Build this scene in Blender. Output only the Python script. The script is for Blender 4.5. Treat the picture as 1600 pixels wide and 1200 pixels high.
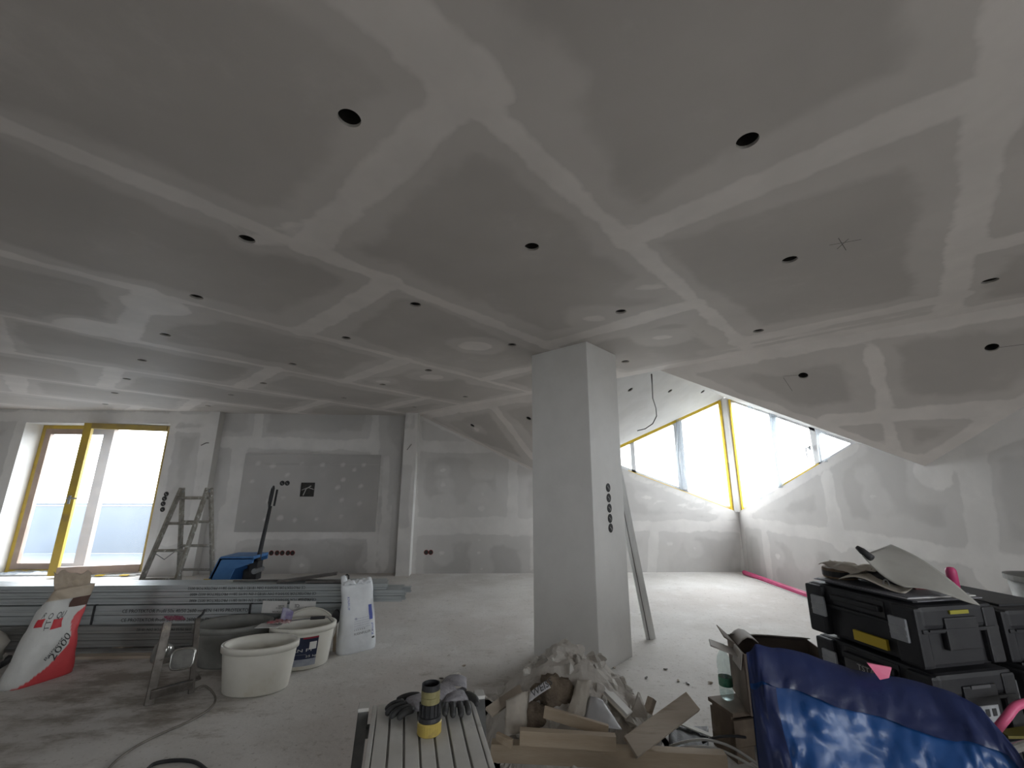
import bpy, bmesh, math, random
import numpy as np
from mathutils import Vector, Matrix, noise as mnoise

for o in list(bpy.data.objects):
    bpy.data.objects.remove(o)
SC = bpy.context.scene
COL = SC.collection
PI = math.pi

# ------------------------------------------------------------------ camera
FPX, PITCH, ROLL, YAW, CH = 664.342, 0.24339, -0.0037, 0.052, 1.25
_R = Vector((math.cos(YAW), -math.sin(YAW), 0))
_G = Vector((math.sin(YAW), math.cos(YAW), 0))
_F = _G * math.cos(PITCH) + Vector((0, 0, math.sin(PITCH)))
_U = _G * -math.sin(PITCH) + Vector((0, 0, math.cos(PITCH)))
_R2 = _R * math.cos(ROLL) - _U * math.sin(ROLL)
_U2 = _R * math.sin(ROLL) + _U * math.cos(ROLL)
cd = bpy.data.cameras.new('camera')
cam = bpy.data.objects.new('camera', cd)
COL.objects.link(cam)
cd.sensor_fit = 'HORIZONTAL'
cd.sensor_width = 36.0
cd.lens = FPX / 1600 * 36
cd.clip_start = 0.02
cam.matrix_world = Matrix(((_R2.x, _U2.x, -_F.x, 0), (_R2.y, _U2.y, -_F.y, 0), (_R2.z, _U2.z, -_F.z, CH), (0, 0, 0, 1)))
SC.camera = cam

# ------------------------------------------------------------------ world, exposure
W = bpy.data.worlds.new('overcast_sky')
SC.world = W
W.use_nodes = True
bg = W.node_tree.nodes['Background']
bg.inputs[1].default_value = 1.6
_tc = W.node_tree.nodes.new('ShaderNodeTexCoord'); _sx = W.node_tree.nodes.new('ShaderNodeSeparateXYZ'); _mr = W.node_tree.nodes.new('ShaderNodeMapRange'); _mx = W.node_tree.nodes.new('ShaderNodeMix')
_mx.data_type = 'RGBA'; _mr.inputs[1].default_value = -.12; _mr.inputs[2].default_value = 0.0     # hazy horizon: overcast sky above, darker land below
_mx.inputs[6].default_value = (.13, .135, .13, 1); _mx.inputs[7].default_value = (.95, .975, 1.0, 1)
W.node_tree.links.new(_tc.outputs['Generated'], _sx.inputs[0]); W.node_tree.links.new(_sx.outputs[2], _mr.inputs[0]); W.node_tree.links.new(_mr.outputs[0], _mx.inputs[0]); W.node_tree.links.new(_mx.outputs[2], bg.inputs[0])
SC.view_settings.view_transform = 'Standard'
SC.view_settings.look = 'None'
SC.view_settings.exposure = 3.1
SC.view_settings.gamma = 1.0
SC.view_settings.use_curve_mapping = False


# ------------------------------------------------------------------ pixel helpers (a pixel of the 1600x1200 photo gives a direction only)
def ray(x, y):
    u, v = (x - 800) / FPX, (600 - y) / FPX
    return _F + _R2 * u + _U2 * v
EYE = Vector((0, 0, CH))
def onz(x, y, z=0.0):
    r = ray(x, y); return EYE + r * ((z - CH) / r.z)
def onY(x, y, Y):
    r = ray(x, y); return EYE + r * (Y / r.y)
def onX(x, y, X):
    r = ray(x, y); return EYE + r * (X / r.x)
def at(x, y, t):
    return EYE + ray(x, y) * t
def onplane(x, y, co, no):
    r = ray(x, y); return EYE + r * ((co - EYE).dot(no) / r.dot(no))

# ------------------------------------------------------------------ materials
MATS = {}
def _nt(name):
    m = bpy.data.materials.new(name); m.use_nodes = True
    nt = m.node_tree; nt.nodes.clear()
    out = nt.nodes.new('ShaderNodeOutputMaterial')
    MATS[name] = m
    return m, nt, out
def N(nt, t, **kw):
    n = nt.nodes.new(t)
    for k, v in kw.items():
        if hasattr(n, k): setattr(n, k, v)
        else: n.inputs[k.replace('_', ' ')].default_value = v
    return n
def rgba(c): return (c[0], c[1], c[2], 1)
def mat(name, c1, c2=None, scale=6.0, rough=0.7, metal=0.0, bump=0.0, bscale=60.0, lo=0.35, hi=0.65, c3=None, s3=2.0,
        spec=0.4, trans=0.0, subs=0.0, stretch=None):
    """two- or three-tone noise over object space + fine bump"""
    if name in MATS: return MATS[name]
    m, nt, out = _nt(name); L = nt.links.new
    b = N(nt, 'ShaderNodeBsdfPrincipled')
    b.inputs['Roughness'].default_value = rough
    b.inputs['Metallic'].default_value = metal
    b.inputs['Specular IOR Level'].default_value = spec
    b.inputs['Transmission Weight'].default_value = trans
    tc = N(nt, 'ShaderNodeTexCoord')
    co = tc.outputs['Object']
    if stretch:
        mp = N(nt, 'ShaderNodeMapping'); mp.inputs['Scale'].default_value = stretch
        L(co, mp.inputs[0]); co = mp.outputs[0]
    if c2 is None:
        b.inputs['Base Color'].default_value = rgba(c1)
    else:
        nz = N(nt, 'ShaderNodeTexNoise', Scale=scale, Detail=6.0, Roughness=0.6)
        L(co, nz.inputs['Vector'])
        mr = N(nt, 'ShaderNodeMapRange', interpolation_type='SMOOTHSTEP')
        mr.inputs[1].default_value = lo; mr.inputs[2].default_value = hi
        L(nz.outputs[0], mr.inputs[0])
        mx = N(nt, 'ShaderNodeMix', data_type='RGBA')
        mx.inputs[6].default_value = rgba(c1); mx.inputs[7].default_value = rgba(c2)
        L(mr.outputs[0], mx.inputs[0])
        res = mx.outputs[2]
        if c3 is not None:
            nz2 = N(nt, 'ShaderNodeTexNoise', Scale=s3, Detail=5.0, Roughness=0.65)
            L(co, nz2.inputs['Vector'])
            mr2 = N(nt, 'ShaderNodeMapRange', interpolation_type='SMOOTHSTEP')
            mr2.inputs[1].default_value = 0.55; mr2.inputs[2].default_value = 0.72
            L(nz2.outputs[0], mr2.inputs[0])
            mx2 = N(nt, 'ShaderNodeMix', data_type='RGBA')
            L(mr2.outputs[0], mx2.inputs[0]); L(res, mx2.inputs[6]); mx2.inputs[7].default_value = rgba(c3)
            res = mx2.outputs[2]
        L(res, b.inputs['Base Color'])
    if bump > 0:
        nb = N(nt, 'ShaderNodeTexNoise', Scale=bscale, Detail=5.0)
        L(co, nb.inputs['Vector'])
        bp = N(nt, 'ShaderNodeBump', Strength=bump, Distance=0.02)
        L(nb.outputs[0], bp.inputs['Height']); L(bp.outputs[0], b.inputs['Normal'])
    if subs > 0:
        tl = N(nt, 'ShaderNodeBsdfTranslucent'); tl.inputs[0].default_value = rgba(c2 or c1)
        ms = N(nt, 'ShaderNodeMixShader'); ms.inputs[0].default_value = subs
        L(b.outputs[0], ms.inputs[1]); L(tl.outputs[0], ms.inputs[2]); L(ms.outputs[0], out.inputs[0])
    else:
        L(b.outputs[0], out.inputs[0])
    return m
def drywall_mat(name, board, comp, seed=0.0, halo=.42):
    """grey board paper with filler where the mesh attribute 'band' (metres to the filler's edge) is negative"""
    m, nt, out = _nt(name); L = nt.links.new
    b = N(nt, 'ShaderNodeBsdfPrincipled'); b.inputs['Specular IOR Level'].default_value = 0.25
    at_ = N(nt, 'ShaderNodeAttribute', attribute_name='band')
    g = N(nt, 'ShaderNodeNewGeometry')
    mp = N(nt, 'ShaderNodeMapping'); mp.inputs['Location'].default_value = (seed, seed * .7, seed * .3)
    L(g.outputs['Position'], mp.inputs[0]); co = mp.outputs[0]
    def noi(s, det=4.0, r=.55):
        n = N(nt, 'ShaderNodeTexNoise', Scale=s, Detail=det, Roughness=r); L(co, n.inputs['Vector']); return n.outputs[0]
    def math_(op, a, c):
        n = N(nt, 'ShaderNodeMath', operation=op)
        for i, v in enumerate((a, c)):
            if isinstance(v, (int, float)): n.inputs[i].default_value = v
            else: L(v, n.inputs[i])
        return n.outputs[0]
    def rng(v, a, c):
        n = N(nt, 'ShaderNodeMapRange', interpolation_type='SMOOTHSTEP'); L(v, n.inputs[0])
        n.inputs[1].default_value = a; n.inputs[2].default_value = c; return n.outputs[0]
    wob = math_('ADD', math_('MULTIPLY', math_('SUBTRACT', noi(2.6), .5), .11), math_('MULTIPLY', math_('SUBTRACT', noi(9), .5), .05))
    d = math_('ADD', at_.outputs['Fac'], wob)
    core = rng(d, .022, -.022)
    thin = math_('MULTIPLY', rng(math_('ADD', d, math_('MULTIPLY', math_('SUBTRACT', noi(1.1), .5), .5)), .16, .08), halo)
    mask = math_('MAXIMUM', core, thin)
    smear = math_('MULTIPLY', rng(noi(1.7, 6.0, .7), .54, .72), .22)
    mask = math_('MAXIMUM', mask, smear)
    c1 = N(nt, 'ShaderNodeMix', data_type='RGBA'); c1.inputs[6].default_value = rgba([x * .90 for x in board]); c1.inputs[7].default_value = rgba([x * 1.08 for x in board])
    L(rng(noi(.8, 5.0), .3, .7), c1.inputs[0])
    c2 = N(nt, 'ShaderNodeMix', data_type='RGBA'); c2.inputs[6].default_value = rgba([x * .93 for x in comp]); c2.inputs[7].default_value = rgba([x * 1.05 for x in comp])
    L(rng(noi(3.0, 5.0), .3, .7), c2.inputs[0])
    mx = N(nt, 'ShaderNodeMix', data_type='RGBA')
    L(mask, mx.inputs[0]); L(c1.outputs[2], mx.inputs[6]); L(c2.outputs[2], mx.inputs[7]); L(mx.outputs[2], b.inputs['Base Color'])
    rg = N(nt, 'ShaderNodeMapRange'); L(mask, rg.inputs[0]); rg.inputs[3].default_value = .62; rg.inputs[4].default_value = .5
    L(rg.outputs[0], b.inputs['Roughness'])
    bp = N(nt, 'ShaderNodeBump', Strength=.12, Distance=.01)
    L(math_('ADD', math_('MULTIPLY', core, .35), math_('MULTIPLY', noi(30), .2)), bp.inputs['Height']); L(bp.outputs[0], b.inputs['Normal'])
    L(b.outputs[0], out.inputs[0])
    return m
def glass_mat(name, tint=(1, 1, 1), gloss=.06, haze=0.0, hazecol=(.9, .95, 1), rough=0.02):
    m, nt, out = _nt(name); L = nt.links.new
    tr = N(nt, 'ShaderNodeBsdfTransparent'); tr.inputs[0].default_value = rgba(tint)
    gl = N(nt, 'ShaderNodeBsdfGlossy'); gl.inputs['Roughness'].default_value = rough
    ms = N(nt, 'ShaderNodeMixShader'); ms.inputs[0].default_value = gloss
    L(tr.outputs[0], ms.inputs[1]); L(gl.outputs[0], ms.inputs[2]); last = ms.outputs[0]
    if haze > 0:
        tl = N(nt, 'ShaderNodeBsdfTranslucent'); tl.inputs[0].default_value = rgba(hazecol)
        m2 = N(nt, 'ShaderNodeMixShader'); m2.inputs[0].default_value = haze
        L(last, m2.inputs[1]); L(tl.outputs[0], m2.inputs[2]); last = m2.outputs[0]
    L(last, out.inputs[0])
    return m

# ------------------------------------------------------------------ mesh helpers
class MB:
    def __init__(s): s.v = []; s.f = []
    def add(s, vs, fs):
        k = len(s.v); s.v += [Vector(p) for p in vs]; s.f += [tuple(i + k for i in q) for q in fs]; return s
    def box(s, c, d, rot=None):
        c = Vector(c); M = rot.to_3x3() if rot else Matrix.Identity(3)
        vs = [c + M @ Vector((x * d[0] / 2, y * d[1] / 2, z * d[2] / 2)) for x in (-1, 1) for y in (-1, 1) for z in (-1, 1)]
        return s.add(vs, [(0, 1, 3, 2), (4, 6, 7, 5), (0, 4, 5, 1), (2, 3, 7, 6), (0, 2, 6, 4), (1, 5, 7, 3)])
    def bar(s, a, b, w, t, up=(0, 0, 1)):
        a, b = Vector(a), Vector(b); d = (b - a).normalized(); up = Vector(up)
        sd = d.cross(up)
        if sd.length < 1e-4: sd = d.cross(Vector((1, 0, 0)))
        sd.normalize(); u = sd.cross(d)
        vs = [p + sd * (x * w / 2) + u * (y * t / 2) for p in (a, b) for x in (-1, 1) for y in (-1, 1)]
        return s.add(vs, [(0, 1, 3, 2), (4, 6, 7, 5), (0, 4, 5, 1), (2, 3, 7, 6), (0, 2, 6, 4), (1, 5, 7, 3)])
    def prism(s, poly, off):
        off = Vector(off); n = len(poly); P = [Vector(p) for p in poly]
        vs = P + [p + off for p in P]
        return s.add(vs, [tuple(range(n))[::-1], tuple(range(n, 2 * n))] + [(i, (i + 1) % n, (i + 1) % n + n, i + n) for i in range(n)])
    def tube(s, pts, r, n=8, cap=True):
        P = [Vector(p) for p in pts]; m = len(P)
        rr = r if isinstance(r, (list, tuple)) else [r] * m
        k = len(s.v); up = None
        for i, p in enumerate(P):
            d = (P[min(i + 1, m - 1)] - P[max(i - 1, 0)]).normalized()
            if up is None:
                up = d.orthogonal().normalized()
            up = (up - d * up.dot(d)).normalized(); sd = d.cross(up)
            for j in range(n):
                a = 2 * PI * j / n; s.v.append(p + (up * math.cos(a) + sd * math.sin(a)) * rr[i])
        for i in range(m - 1):
            for j in range(n):
                a, b = k + i * n + j, k + i * n + (j + 1) % n; s.f.append((a, b, b + n, a + n))
        if cap:
            s.f.append(tuple(k + j for j in range(n))[::-1]); s.f.append(tuple(k + (m - 1) * n + j for j in range(n)))
        return s
    def lathe(s, prof, n=24, c=(0, 0, 0), sx=1.0, sy=1.0, M=None, cap=True):
        c = Vector(c); k = len(s.v); m = len(prof)
        for r, z in prof:
            for j in range(n):
                a = 2 * PI * j / n; p = Vector((r * sx * math.cos(a), r * sy * math.sin(a), z))
                s.v.append(c + (M @ p if M else p))
        for i in range(m - 1):
            for j in range(n):
                a, b = k + i * n + j, k + i * n + (j + 1) % n; s.f.append((a, b, b + n, a + n))
        if cap and prof[0][0] > 1e-5: s.f.append(tuple(k + j for j in range(n))[::-1])
        if cap and prof[-1][0] > 1e-5: s.f.append(tuple(k + (m - 1) * n + j for j in range(n)))
        return s
    def grid(s, fn, nu, nv, closed=False):
        k = len(s.v)
        for i in range(nu + 1):
            for j in range(nv + 1): s.v.append(Vector(fn(i / nu, j / nv)))
        for i in range(nu):
            for j in range(nv):
                a = k + i * (nv + 1) + j; s.f.append((a, a + nv + 1, a + nv + 2, a + 1))
        return s
    def xf(s, M):
        s.v = [M @ p for p in s.v]; return s
    def build(s, name, m, parent=None, smooth=False, bevel=0.0, solid=0.0, sub=0, fixn=True, loc=None):
        me = bpy.data.meshes.new(name)
        me.from_pydata([tuple(p) for p in s.v], [], s.f)
        if fixn or bevel:
            bm = bmesh.new(); bm.from_mesh(me)
            if fixn: bmesh.ops.recalc_face_normals(bm, faces=bm.faces)
            if bevel: bmesh.ops.bevel(bm, geom=[e for e in bm.edges if len(e.link_faces) == 2 and e.calc_face_angle(0) > .5], offset=bevel, segments=2, affect='EDGES', profile=.6)
            bm.to_mesh(me); bm.free()
        o = bpy.data.objects.new(name, me); COL.objects.link(o)
        if m: me.materials.append(m)
        if smooth: me.polygons.foreach_set('use_smooth', [True] * len(me.polygons))
        if solid: md = o.modifiers.new('solid', 'SOLIDIFY'); md.thickness = solid; md.offset = 0
        if sub: md = o.modifiers.new('sub', 'SUBSURF'); md.levels = sub; md.render_levels = sub
        if parent: o.parent = parent
        if loc is not None: o.location = loc
        return o
def tag(o, label=None, cat=None, group=None, kind=None):
    if label: o['label'] = label
    if cat: o['category'] = cat
    if group: o['group'] = group
    if kind: o['kind'] = kind
    return o
def empty(name, loc, rz=0.0):
    o = bpy.data.objects.new(name, None); COL.objects.link(o); o.location = loc; o.rotation_euler[2] = rz; return o
def copy_tree(o, parent=None):
    c = o.copy(); COL.objects.link(c); c.parent = parent
    for ch in o.children: copy_tree(ch, c)
    return c
def local(mb, root):
    """mesh built in world coordinates -> local to root"""
    bpy.context.view_layer.update() if False else None
    M = Matrix.LocRotScale(root.location, root.rotation_euler, None).inverted()
    return mb.xf(M)
def lumps(rad, seed, rough=.35, sub=2, sq=(1, 1, 1), freq=1.6):
    bm = bmesh.new(); bmesh.ops.create_icosphere(bm, subdivisions=sub, radius=1.0)
    off = Vector((seed * 3.1, seed * 1.7, seed * 5.3))
    for v in bm.verts:
        k = 1 + rough * mnoise.noise(v.co * freq + off) + rough * .5 * mnoise.noise(v.co * freq * 2.7 + off)
        v.co = Vector((v.co.x * sq[0], v.co.y * sq[1], v.co.z * sq[2])) * k * rad
    mb = MB(); mb.v = [v.co.copy() for v in bm.verts]; mb.f = [tuple(v.index for v in f.verts) for f in bm.faces]
    bm.free(); return mb
def text(name, s, size, origin, xdir, ydir, m, parent=None, inv=None, align='LEFT', depth=.0004, off=.0012):
    """flat lettering as a mesh: baseline starts at origin and runs along xdir"""
    cu = bpy.data.curves.new(name, 'FONT'); cu.body = s; cu.size = size; cu.align_x = align; cu.extrude = depth; cu.resolution_u = 2
    ob = bpy.data.objects.new(name + '_curve', cu); COL.objects.link(ob)
    dg = bpy.context.evaluated_depsgraph_get(); me = bpy.data.meshes.new_from_object(ob.evaluated_get(dg))
    bpy.data.objects.remove(ob)
    x = Vector(xdir).normalized(); y = Vector(ydir); y = (y - x * y.dot(x)).normalized(); z = x.cross(y)
    o_ = Vector(origin) + z * off
    M = Matrix(((x.x, y.x, z.x, o_.x), (x.y, y.y, z.y, o_.y), (x.z, y.z, z.z, o_.z), (0, 0, 0, 1)))
    if inv is not None: M = inv @ M
    me.transform(M); me.name = name
    me.materials.clear(); me.materials.append(m)
    o = bpy.data.objects.new(name, me); COL.objects.link(o)
    if parent: o.parent = parent
    return o
def inv_of(root): return Matrix.LocRotScale(root.location, root.rotation_euler, None).inverted()
# ------------------------------------------------------------------ room constants (metres; far wall along X, right wall along Y, ceiling grid turned 45 degrees)
H = 2.448
CX, CY = 4.08, 7.05                       # corner of far wall and right wall
D1 = Vector((1, 1, 0)).normalized(); D2 = Vector((-1, 1, 0)).normalized()
CC = 4.151                                # crease: P.D1 = CC
SL = 0.6687                               # fall of the sloped ceiling
YL, YN, YP = 6.98, 7.12, 6.86             # door wall, niche wall, pier front
XE, XP0, XP1 = -4.33, -1.36, -1.16        # niche left edge, pier left and right
XW0, YB = -9.6, -3.2                      # left and back ends of the room
K1 = Vector((CC * 2 ** .5 - CY, CY, H)); K2 = Vector((CX, CC * 2 ** .5 - CX, H))
NS = Vector((D1.x * SL, D1.y * SL, 1)).normalized()      # up normal of the slope
def zS(P): return H - SL * (P.dot(D1) - CC)
def p2(P): return Vector((P.x, P.y, 0))
AX0 = Vector((CX, CY, 0)) - D1 * (Vector((CX, CY, 0)).dot(D1) - CC)
# dormer: measured lines on the two walls
sillL0, sillC = onY(970, 731, CY), onY(1158, 802, CY)
sillC = sillL0 + (sillC - sillL0) * ((CX - sillL0.x) / (sillC.x - sillL0.x))
la, lb = onY(970, 695, CY), onY(1135, 620, CY)
APEX = la + (lb - la) * ((CX - la.x) / (lb.x - la.x))
def lerpx(a, b, X): return a + (b - a) * ((X - a.x) / (b.x - a.x))
def cross_x(a, b, c, d):                  # lines a-b and c-d on the far wall
    s1 = (b.z - a.z) / (b.x - a.x); s2 = (d.z - c.z) / (d.x - c.x)
    X = (c.z - a.z + s1 * a.x - s2 * c.x) / (s1 - s2); return Vector((X, CY, a.z + s1 * (X - a.x)))
WL = cross_x(la, lb, sillL0, sillC)       # left tip of the left window
sq_ = Vector((CX - 1, CY, 0)); sq_.z = zS(p2(sq_))
VEL = cross_x(la, lb, K1, sq_)            # left valley meets far wall
VER = onX(1446, 731, CX); VER.z = zS(p2(VER))
V0R = onplane(1040, 583, K1, Vector((0, 0, 1)))
V0R = V0R - D1 * (V0R.dot(D1) - CC)
R0 = Vector((AX0.x, AX0.y, APEX.z))
nL = (APEX - VEL).cross(R0 - VEL).normalized()
# left plane meets the crease
tt = (VEL - AX0 - Vector((0, 0, H))).dot(nL) / D2.dot(nL); V0L = AX0 + Vector((0, 0, H)) + D2 * tt
sillR1 = onX(1335, 693, CX)
slR = (sillR1.z - sillC.z) / (CY - sillR1.y)
# right window tip: sill meets line APEX-VER
sT = (APEX.z - VER.z) / (CY - VER.y); dyW = (APEX.z - sillC.z) / (slR + sT)
WR = Vector((CX, CY - dyW, sillC.z + slR * dyW))
print('DORMER', [tuple(round(c, 2) for c in v) for v in (sillC, APEX, WL, VEL, VER, V0R, V0L, R0, WR)])

M_CEIL = drywall_mat('ceiling_board', (.50, .466, .437), (.73, .682, .645), 0)
M_WALL = drywall_mat('wall_board', (.53, .515, .50), (.72, .70, .68), 7.3)
M_WHITE = mat('pillar_filler', (.76, .75, .73), (.71, .70, .68), scale=2.5, rough=.6, bump=.05, bscale=50)
M_DARK = mat('void_dark', (.035, .03, .028), rough=.9)
M_RIM = mat('cut_board_edge', (.50, .47, .43), (.40, .38, .36), scale=30, rough=.9)
M_BACK = mat('far_room_plaster', (.55, .53, .50), (.48, .46, .44), scale=1.5, rough=.8)

def seg_dist(U, Vv, a, b, hw):
    ax, ay = a; bx, by = b; dx, dy = bx - ax, by - ay; l2 = dx * dx + dy * dy + 1e-12
    t = np.clip(((U - ax) * dx + (Vv - ay) * dy) / l2, 0, 1)
    h = hw if not isinstance(hw, tuple) else hw[0] + (hw[1] - hw[0]) * t
    return np.hypot(U - ax - t * dx, Vv - ay - t * dy) - h
def patch(name, O, U, V, rect, step, m, parent, bands=(), clips=(), holes=(), hole_r=.037, thick=.0125, attr=True):
    """flat board O + u*U + v*V, room side = U x V; 'band' attribute = distance to filler; holes cut with their board edge and a dark can behind"""
    O, U, V = Vector(O), Vector(U), Vector(V); n = U.cross(V)
    if n.dot(Vector((-.5, 3, 1.2)) - O) < 0: n = -n
    u0, u1, v0, v1 = rect
    nu = max(1, round((u1 - u0) / step)); nv = max(1, round((v1 - v0) / step))
    us = np.linspace(u0, u1, nu + 1); vs = np.linspace(v0, v1, nv + 1)
    dead = set(); rings = []
    for (hu, hv) in holes:
        if not (u0 + .13 < hu < u1 - .13 and v0 + .13 < hv < v1 - .13): continue
        i = min(max(int(round((hu - u0) / (u1 - u0) * nu)), 2), nu - 2); j = min(max(int(round((hv - v0) / (v1 - v0) * nv)), 2), nv - 2)
        for a in range(i - 2, i + 2):
            for b in range(j - 2, j + 2): dead.add((a, b))
        rings.append((i, j, hu, hv))
    bm = bmesh.new(); vid = {}
    def gv(i, j):
        if (i, j) not in vid: vid[(i, j)] = bm.verts.new(O + U * us[i] + V * vs[j])
        return vid[(i, j)]
    for i in range(nu):
        for j in range(nv):
            if (i, j) not in dead: bm.faces.new((gv(i, j), gv(i + 1, j), gv(i + 1, j + 1), gv(i, j + 1)))
    edges_in = []; cans = []
    for (i, j, hu, hv) in rings:
        bd = [(i - 2 + k, j - 2) for k in range(4)] + [(i + 2, j - 2 + k) for k in range(4)] + [(i + 2 - k, j + 2) for k in range(4)] + [(i - 2, j + 2 - k) for k in range(4)]
        cv = []
        for k, (a, b) in enumerate(bd):
            a2, b2 = bd[(k + 1) % 16]
            t1 = math.atan2(vs[b] - hv, us[a] - hu); t2 = math.atan2(vs[b2] - hv, us[a2] - hu)
            if t2 < t1: t2 += 2 * PI
            for t in (t1, (t1 + t2) / 2):
                cv.append(O + U * (hu + hole_r * math.cos(t)) + V * (hv + hole_r * math.sin(t)))
        cb = [bm.verts.new(p) for p in cv]
        for k in range(16):
            A, B = gv(*bd[k]), gv(*bd[(k + 1) % 16])
            c0, c1, c2 = cb[2 * k], cb[2 * k + 1], cb[(2 * k + 2) % 32]
            bm.faces.new((A, c1, c0)); bm.faces.new((A, B, c2, c1))
        cans.append((O + U * hu + V * hv, cv))
    for co, no in clips:
        bmesh.ops.bisect_plane(bm, geom=bm.verts[:] + bm.edges[:] + bm.faces[:], plane_co=co, plane_no=no, clear_outer=True, dist=1e-5)
    if not bm.faces:
        bm.free(); return None
    me = bpy.data.meshes.new(name); bm.to_mesh(me); bm.free()
    if attr:
        P = np.empty(len(me.vertices) * 3); me.vertices.foreach_get('co', P); P = P.reshape(-1, 3) - np.array(O)
        pu, pv = P @ np.array(U), P @ np.array(V)
        d = np.full(len(pu), .6)
        for a, b, hw in bands: d = np.minimum(d, seg_dist(pu, pv, a, b, hw))
        at_ = me.attributes.new('band', 'FLOAT', 'POINT'); at_.data.foreach_set('value', d.astype(np.float32))
    me.materials.append(m)
    o = bpy.data.objects.new(name, me); COL.objects.link(o)
    if parent: o.parent = parent
    for c, cv in cans:
        c0 = sum(cv, Vector()) / 32
        if any((c0 - co).dot(no) > 0 for co, no in clips): continue
        mb = MB(); mb.add([p for p in cv] + [p - n * thick for p in cv], [(k, (k + 1) % 32, (k + 1) % 32 + 32, k + 32) for k in range(32)])
        mb.build('cut_edge', M_RIM, parent, fixn=False)
        mb = MB(); q = [c0 + (p - c0) * 1.15 - n * thick for p in cv]; q2 = [p - n * .07 for p in q]
        mb.add(q + q2, [(k, (k + 1) % 32, (k + 1) % 32 + 32, k + 32) for k in range(32)] + [tuple(range(32, 64))])
        mb.build('spot_recess', M_DARK, parent, fixn=False)
    return o
def quad(name, pts, m, parent=None, kind=None):
    return tag(MB().add(pts, [tuple(range(len(pts)))]).build(name, m, parent, fixn=False), kind=kind)

# ------------------------------------------------------------------ floor
def floor_mat():
    m, nt, out = _nt('dusty_concrete'); L = nt.links.new
    b = N(nt, 'ShaderNodeBsdfPrincipled'); b.inputs['Roughness'].default_value = .8; b.inputs['Specular IOR Level'].default_value = .25
    g = N(nt, 'ShaderNodeNewGeometry'); co = g.outputs['Position']
    def noi(s, det=6.0, r=.6, off=0.0, st=None):
        mp = N(nt, 'ShaderNodeMapping'); mp.inputs['Location'].default_value = (off, off, 0)
        if st: mp.inputs['Scale'].default_value = st
        L(co, mp.inputs[0])
        n = N(nt, 'ShaderNodeTexNoise', Scale=s, Detail=det, Roughness=r); L(mp.outputs[0], n.inputs['Vector']); return n.outputs[0]
    def rng(v, a, c, o1=1.0):
        n = N(nt, 'ShaderNodeMapRange', interpolation_type='SMOOTHSTEP'); L(v, n.inputs[0])
        n.inputs[1].default_value = a; n.inputs[2].default_value = c; n.inputs[4].default_value = o1; return n.outputs[0]
    def mixc(f, a, c):
        n = N(nt, 'ShaderNodeMix', data_type='RGBA')
        L(f, n.inputs[0])
        for i, v in ((6, a), (7, c)):
            if isinstance(v, tuple): n.inputs[i].default_value = rgba(v)
            else: L(v, n.inputs[i])
        return n.outputs[2]
    c = mixc(rng(noi(1.3), .35, .65), (.60, .575, .545), (.71, .69, .665))
    c = mixc(rng(noi(.55, 4.0, .5, 3.0), .50, .64, .5), c, (.58, .53, .495))
    c = mixc(rng(noi(3.5, 8.0, .7, 5.0), .52, .66, .55), c, (.74, .72, .70))
    c = mixc(rng(noi(16, 6.0, .7, 2.0), .56, .72, .60), c, (.34, .30, .265))
    c = mixc(rng(noi(45, 4.0, .6, 9.0), .60, .70, .55), c, (.27, .24, .21))
    # damp brown dirt trodden around the tubs and the bag
    at_ = N(nt, 'ShaderNodeAttribute', attribute_name='dirt')
    ad = N(nt, 'ShaderNodeMath', operation='ADD'); L(at_.outputs['Fac'], ad.inputs[0]); 
    sc = N(nt, 'ShaderNodeMath', operation='MULTIPLY_ADD'); sc.inputs[1].default_value = 2.4; sc.inputs[2].default_value = -1.2
    L(noi(4.5, 8.0, .7, 1.0, (.6, 1.3, 1)), sc.inputs[0]); L(sc.outputs[0], ad.inputs[1])
    c = mixc(rng(ad.outputs[0], .25, .8, .75), c, (.24, .205, .165))
    L(c, b.inputs['Base Color'])
    bp = N(nt, 'ShaderNodeBump', Strength=.35, Distance=.01); L(noi(22, 8.0, .7), bp.inputs['Height']); L(bp.outputs[0], b.inputs['Normal'])
    L(b.outputs[0], out.inputs[0]); return m
mb = MB().grid(lambda u, v: (XW0 - .1 + (CX + .25 - XW0) * u, YB - .1 + (CY + .4 - YB) * v, 0), 110, 84)
fl = mb.build('floor', floor_mat(), fixn=False)
fl.data.flip_normals()
P = np.array([v.co for v in fl.data.vertices])
dirt = np.zeros(len(P))
for (x, y, s, k) in ((-2.3, 3.3, .55, .62), (-1.9, 3.0, .4, .5), (-2.6, 2.7, .6, .45), (-2.9, 3.8, .5, .5), (-1.6, 2.9, .35, .3), (-3.2, 2.6, .6, .3), (.2, 2.6, .4, .3), (-2.2, 1.9, 1.3, .22), (.0, 3.2, .5, .24)):
    dirt = np.maximum(dirt, k * np.exp(-((P[:, 0] - x) ** 2 + (P[:, 1] - y) ** 2) / (2 * s * s)))
fl.data.attributes.new('dirt', 'FLOAT', 'POINT').data.foreach_set('value', dirt.astype(np.float32))
tag(fl, kind='structure')
tag(MB().box(((XW0 + CX) / 2, (YB + CY) / 2 + .1, -.12), (CX - XW0 + 1.0, CY - YB + 1.2, .2)).build('floor_slab', M_BACK), kind='structure')

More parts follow.
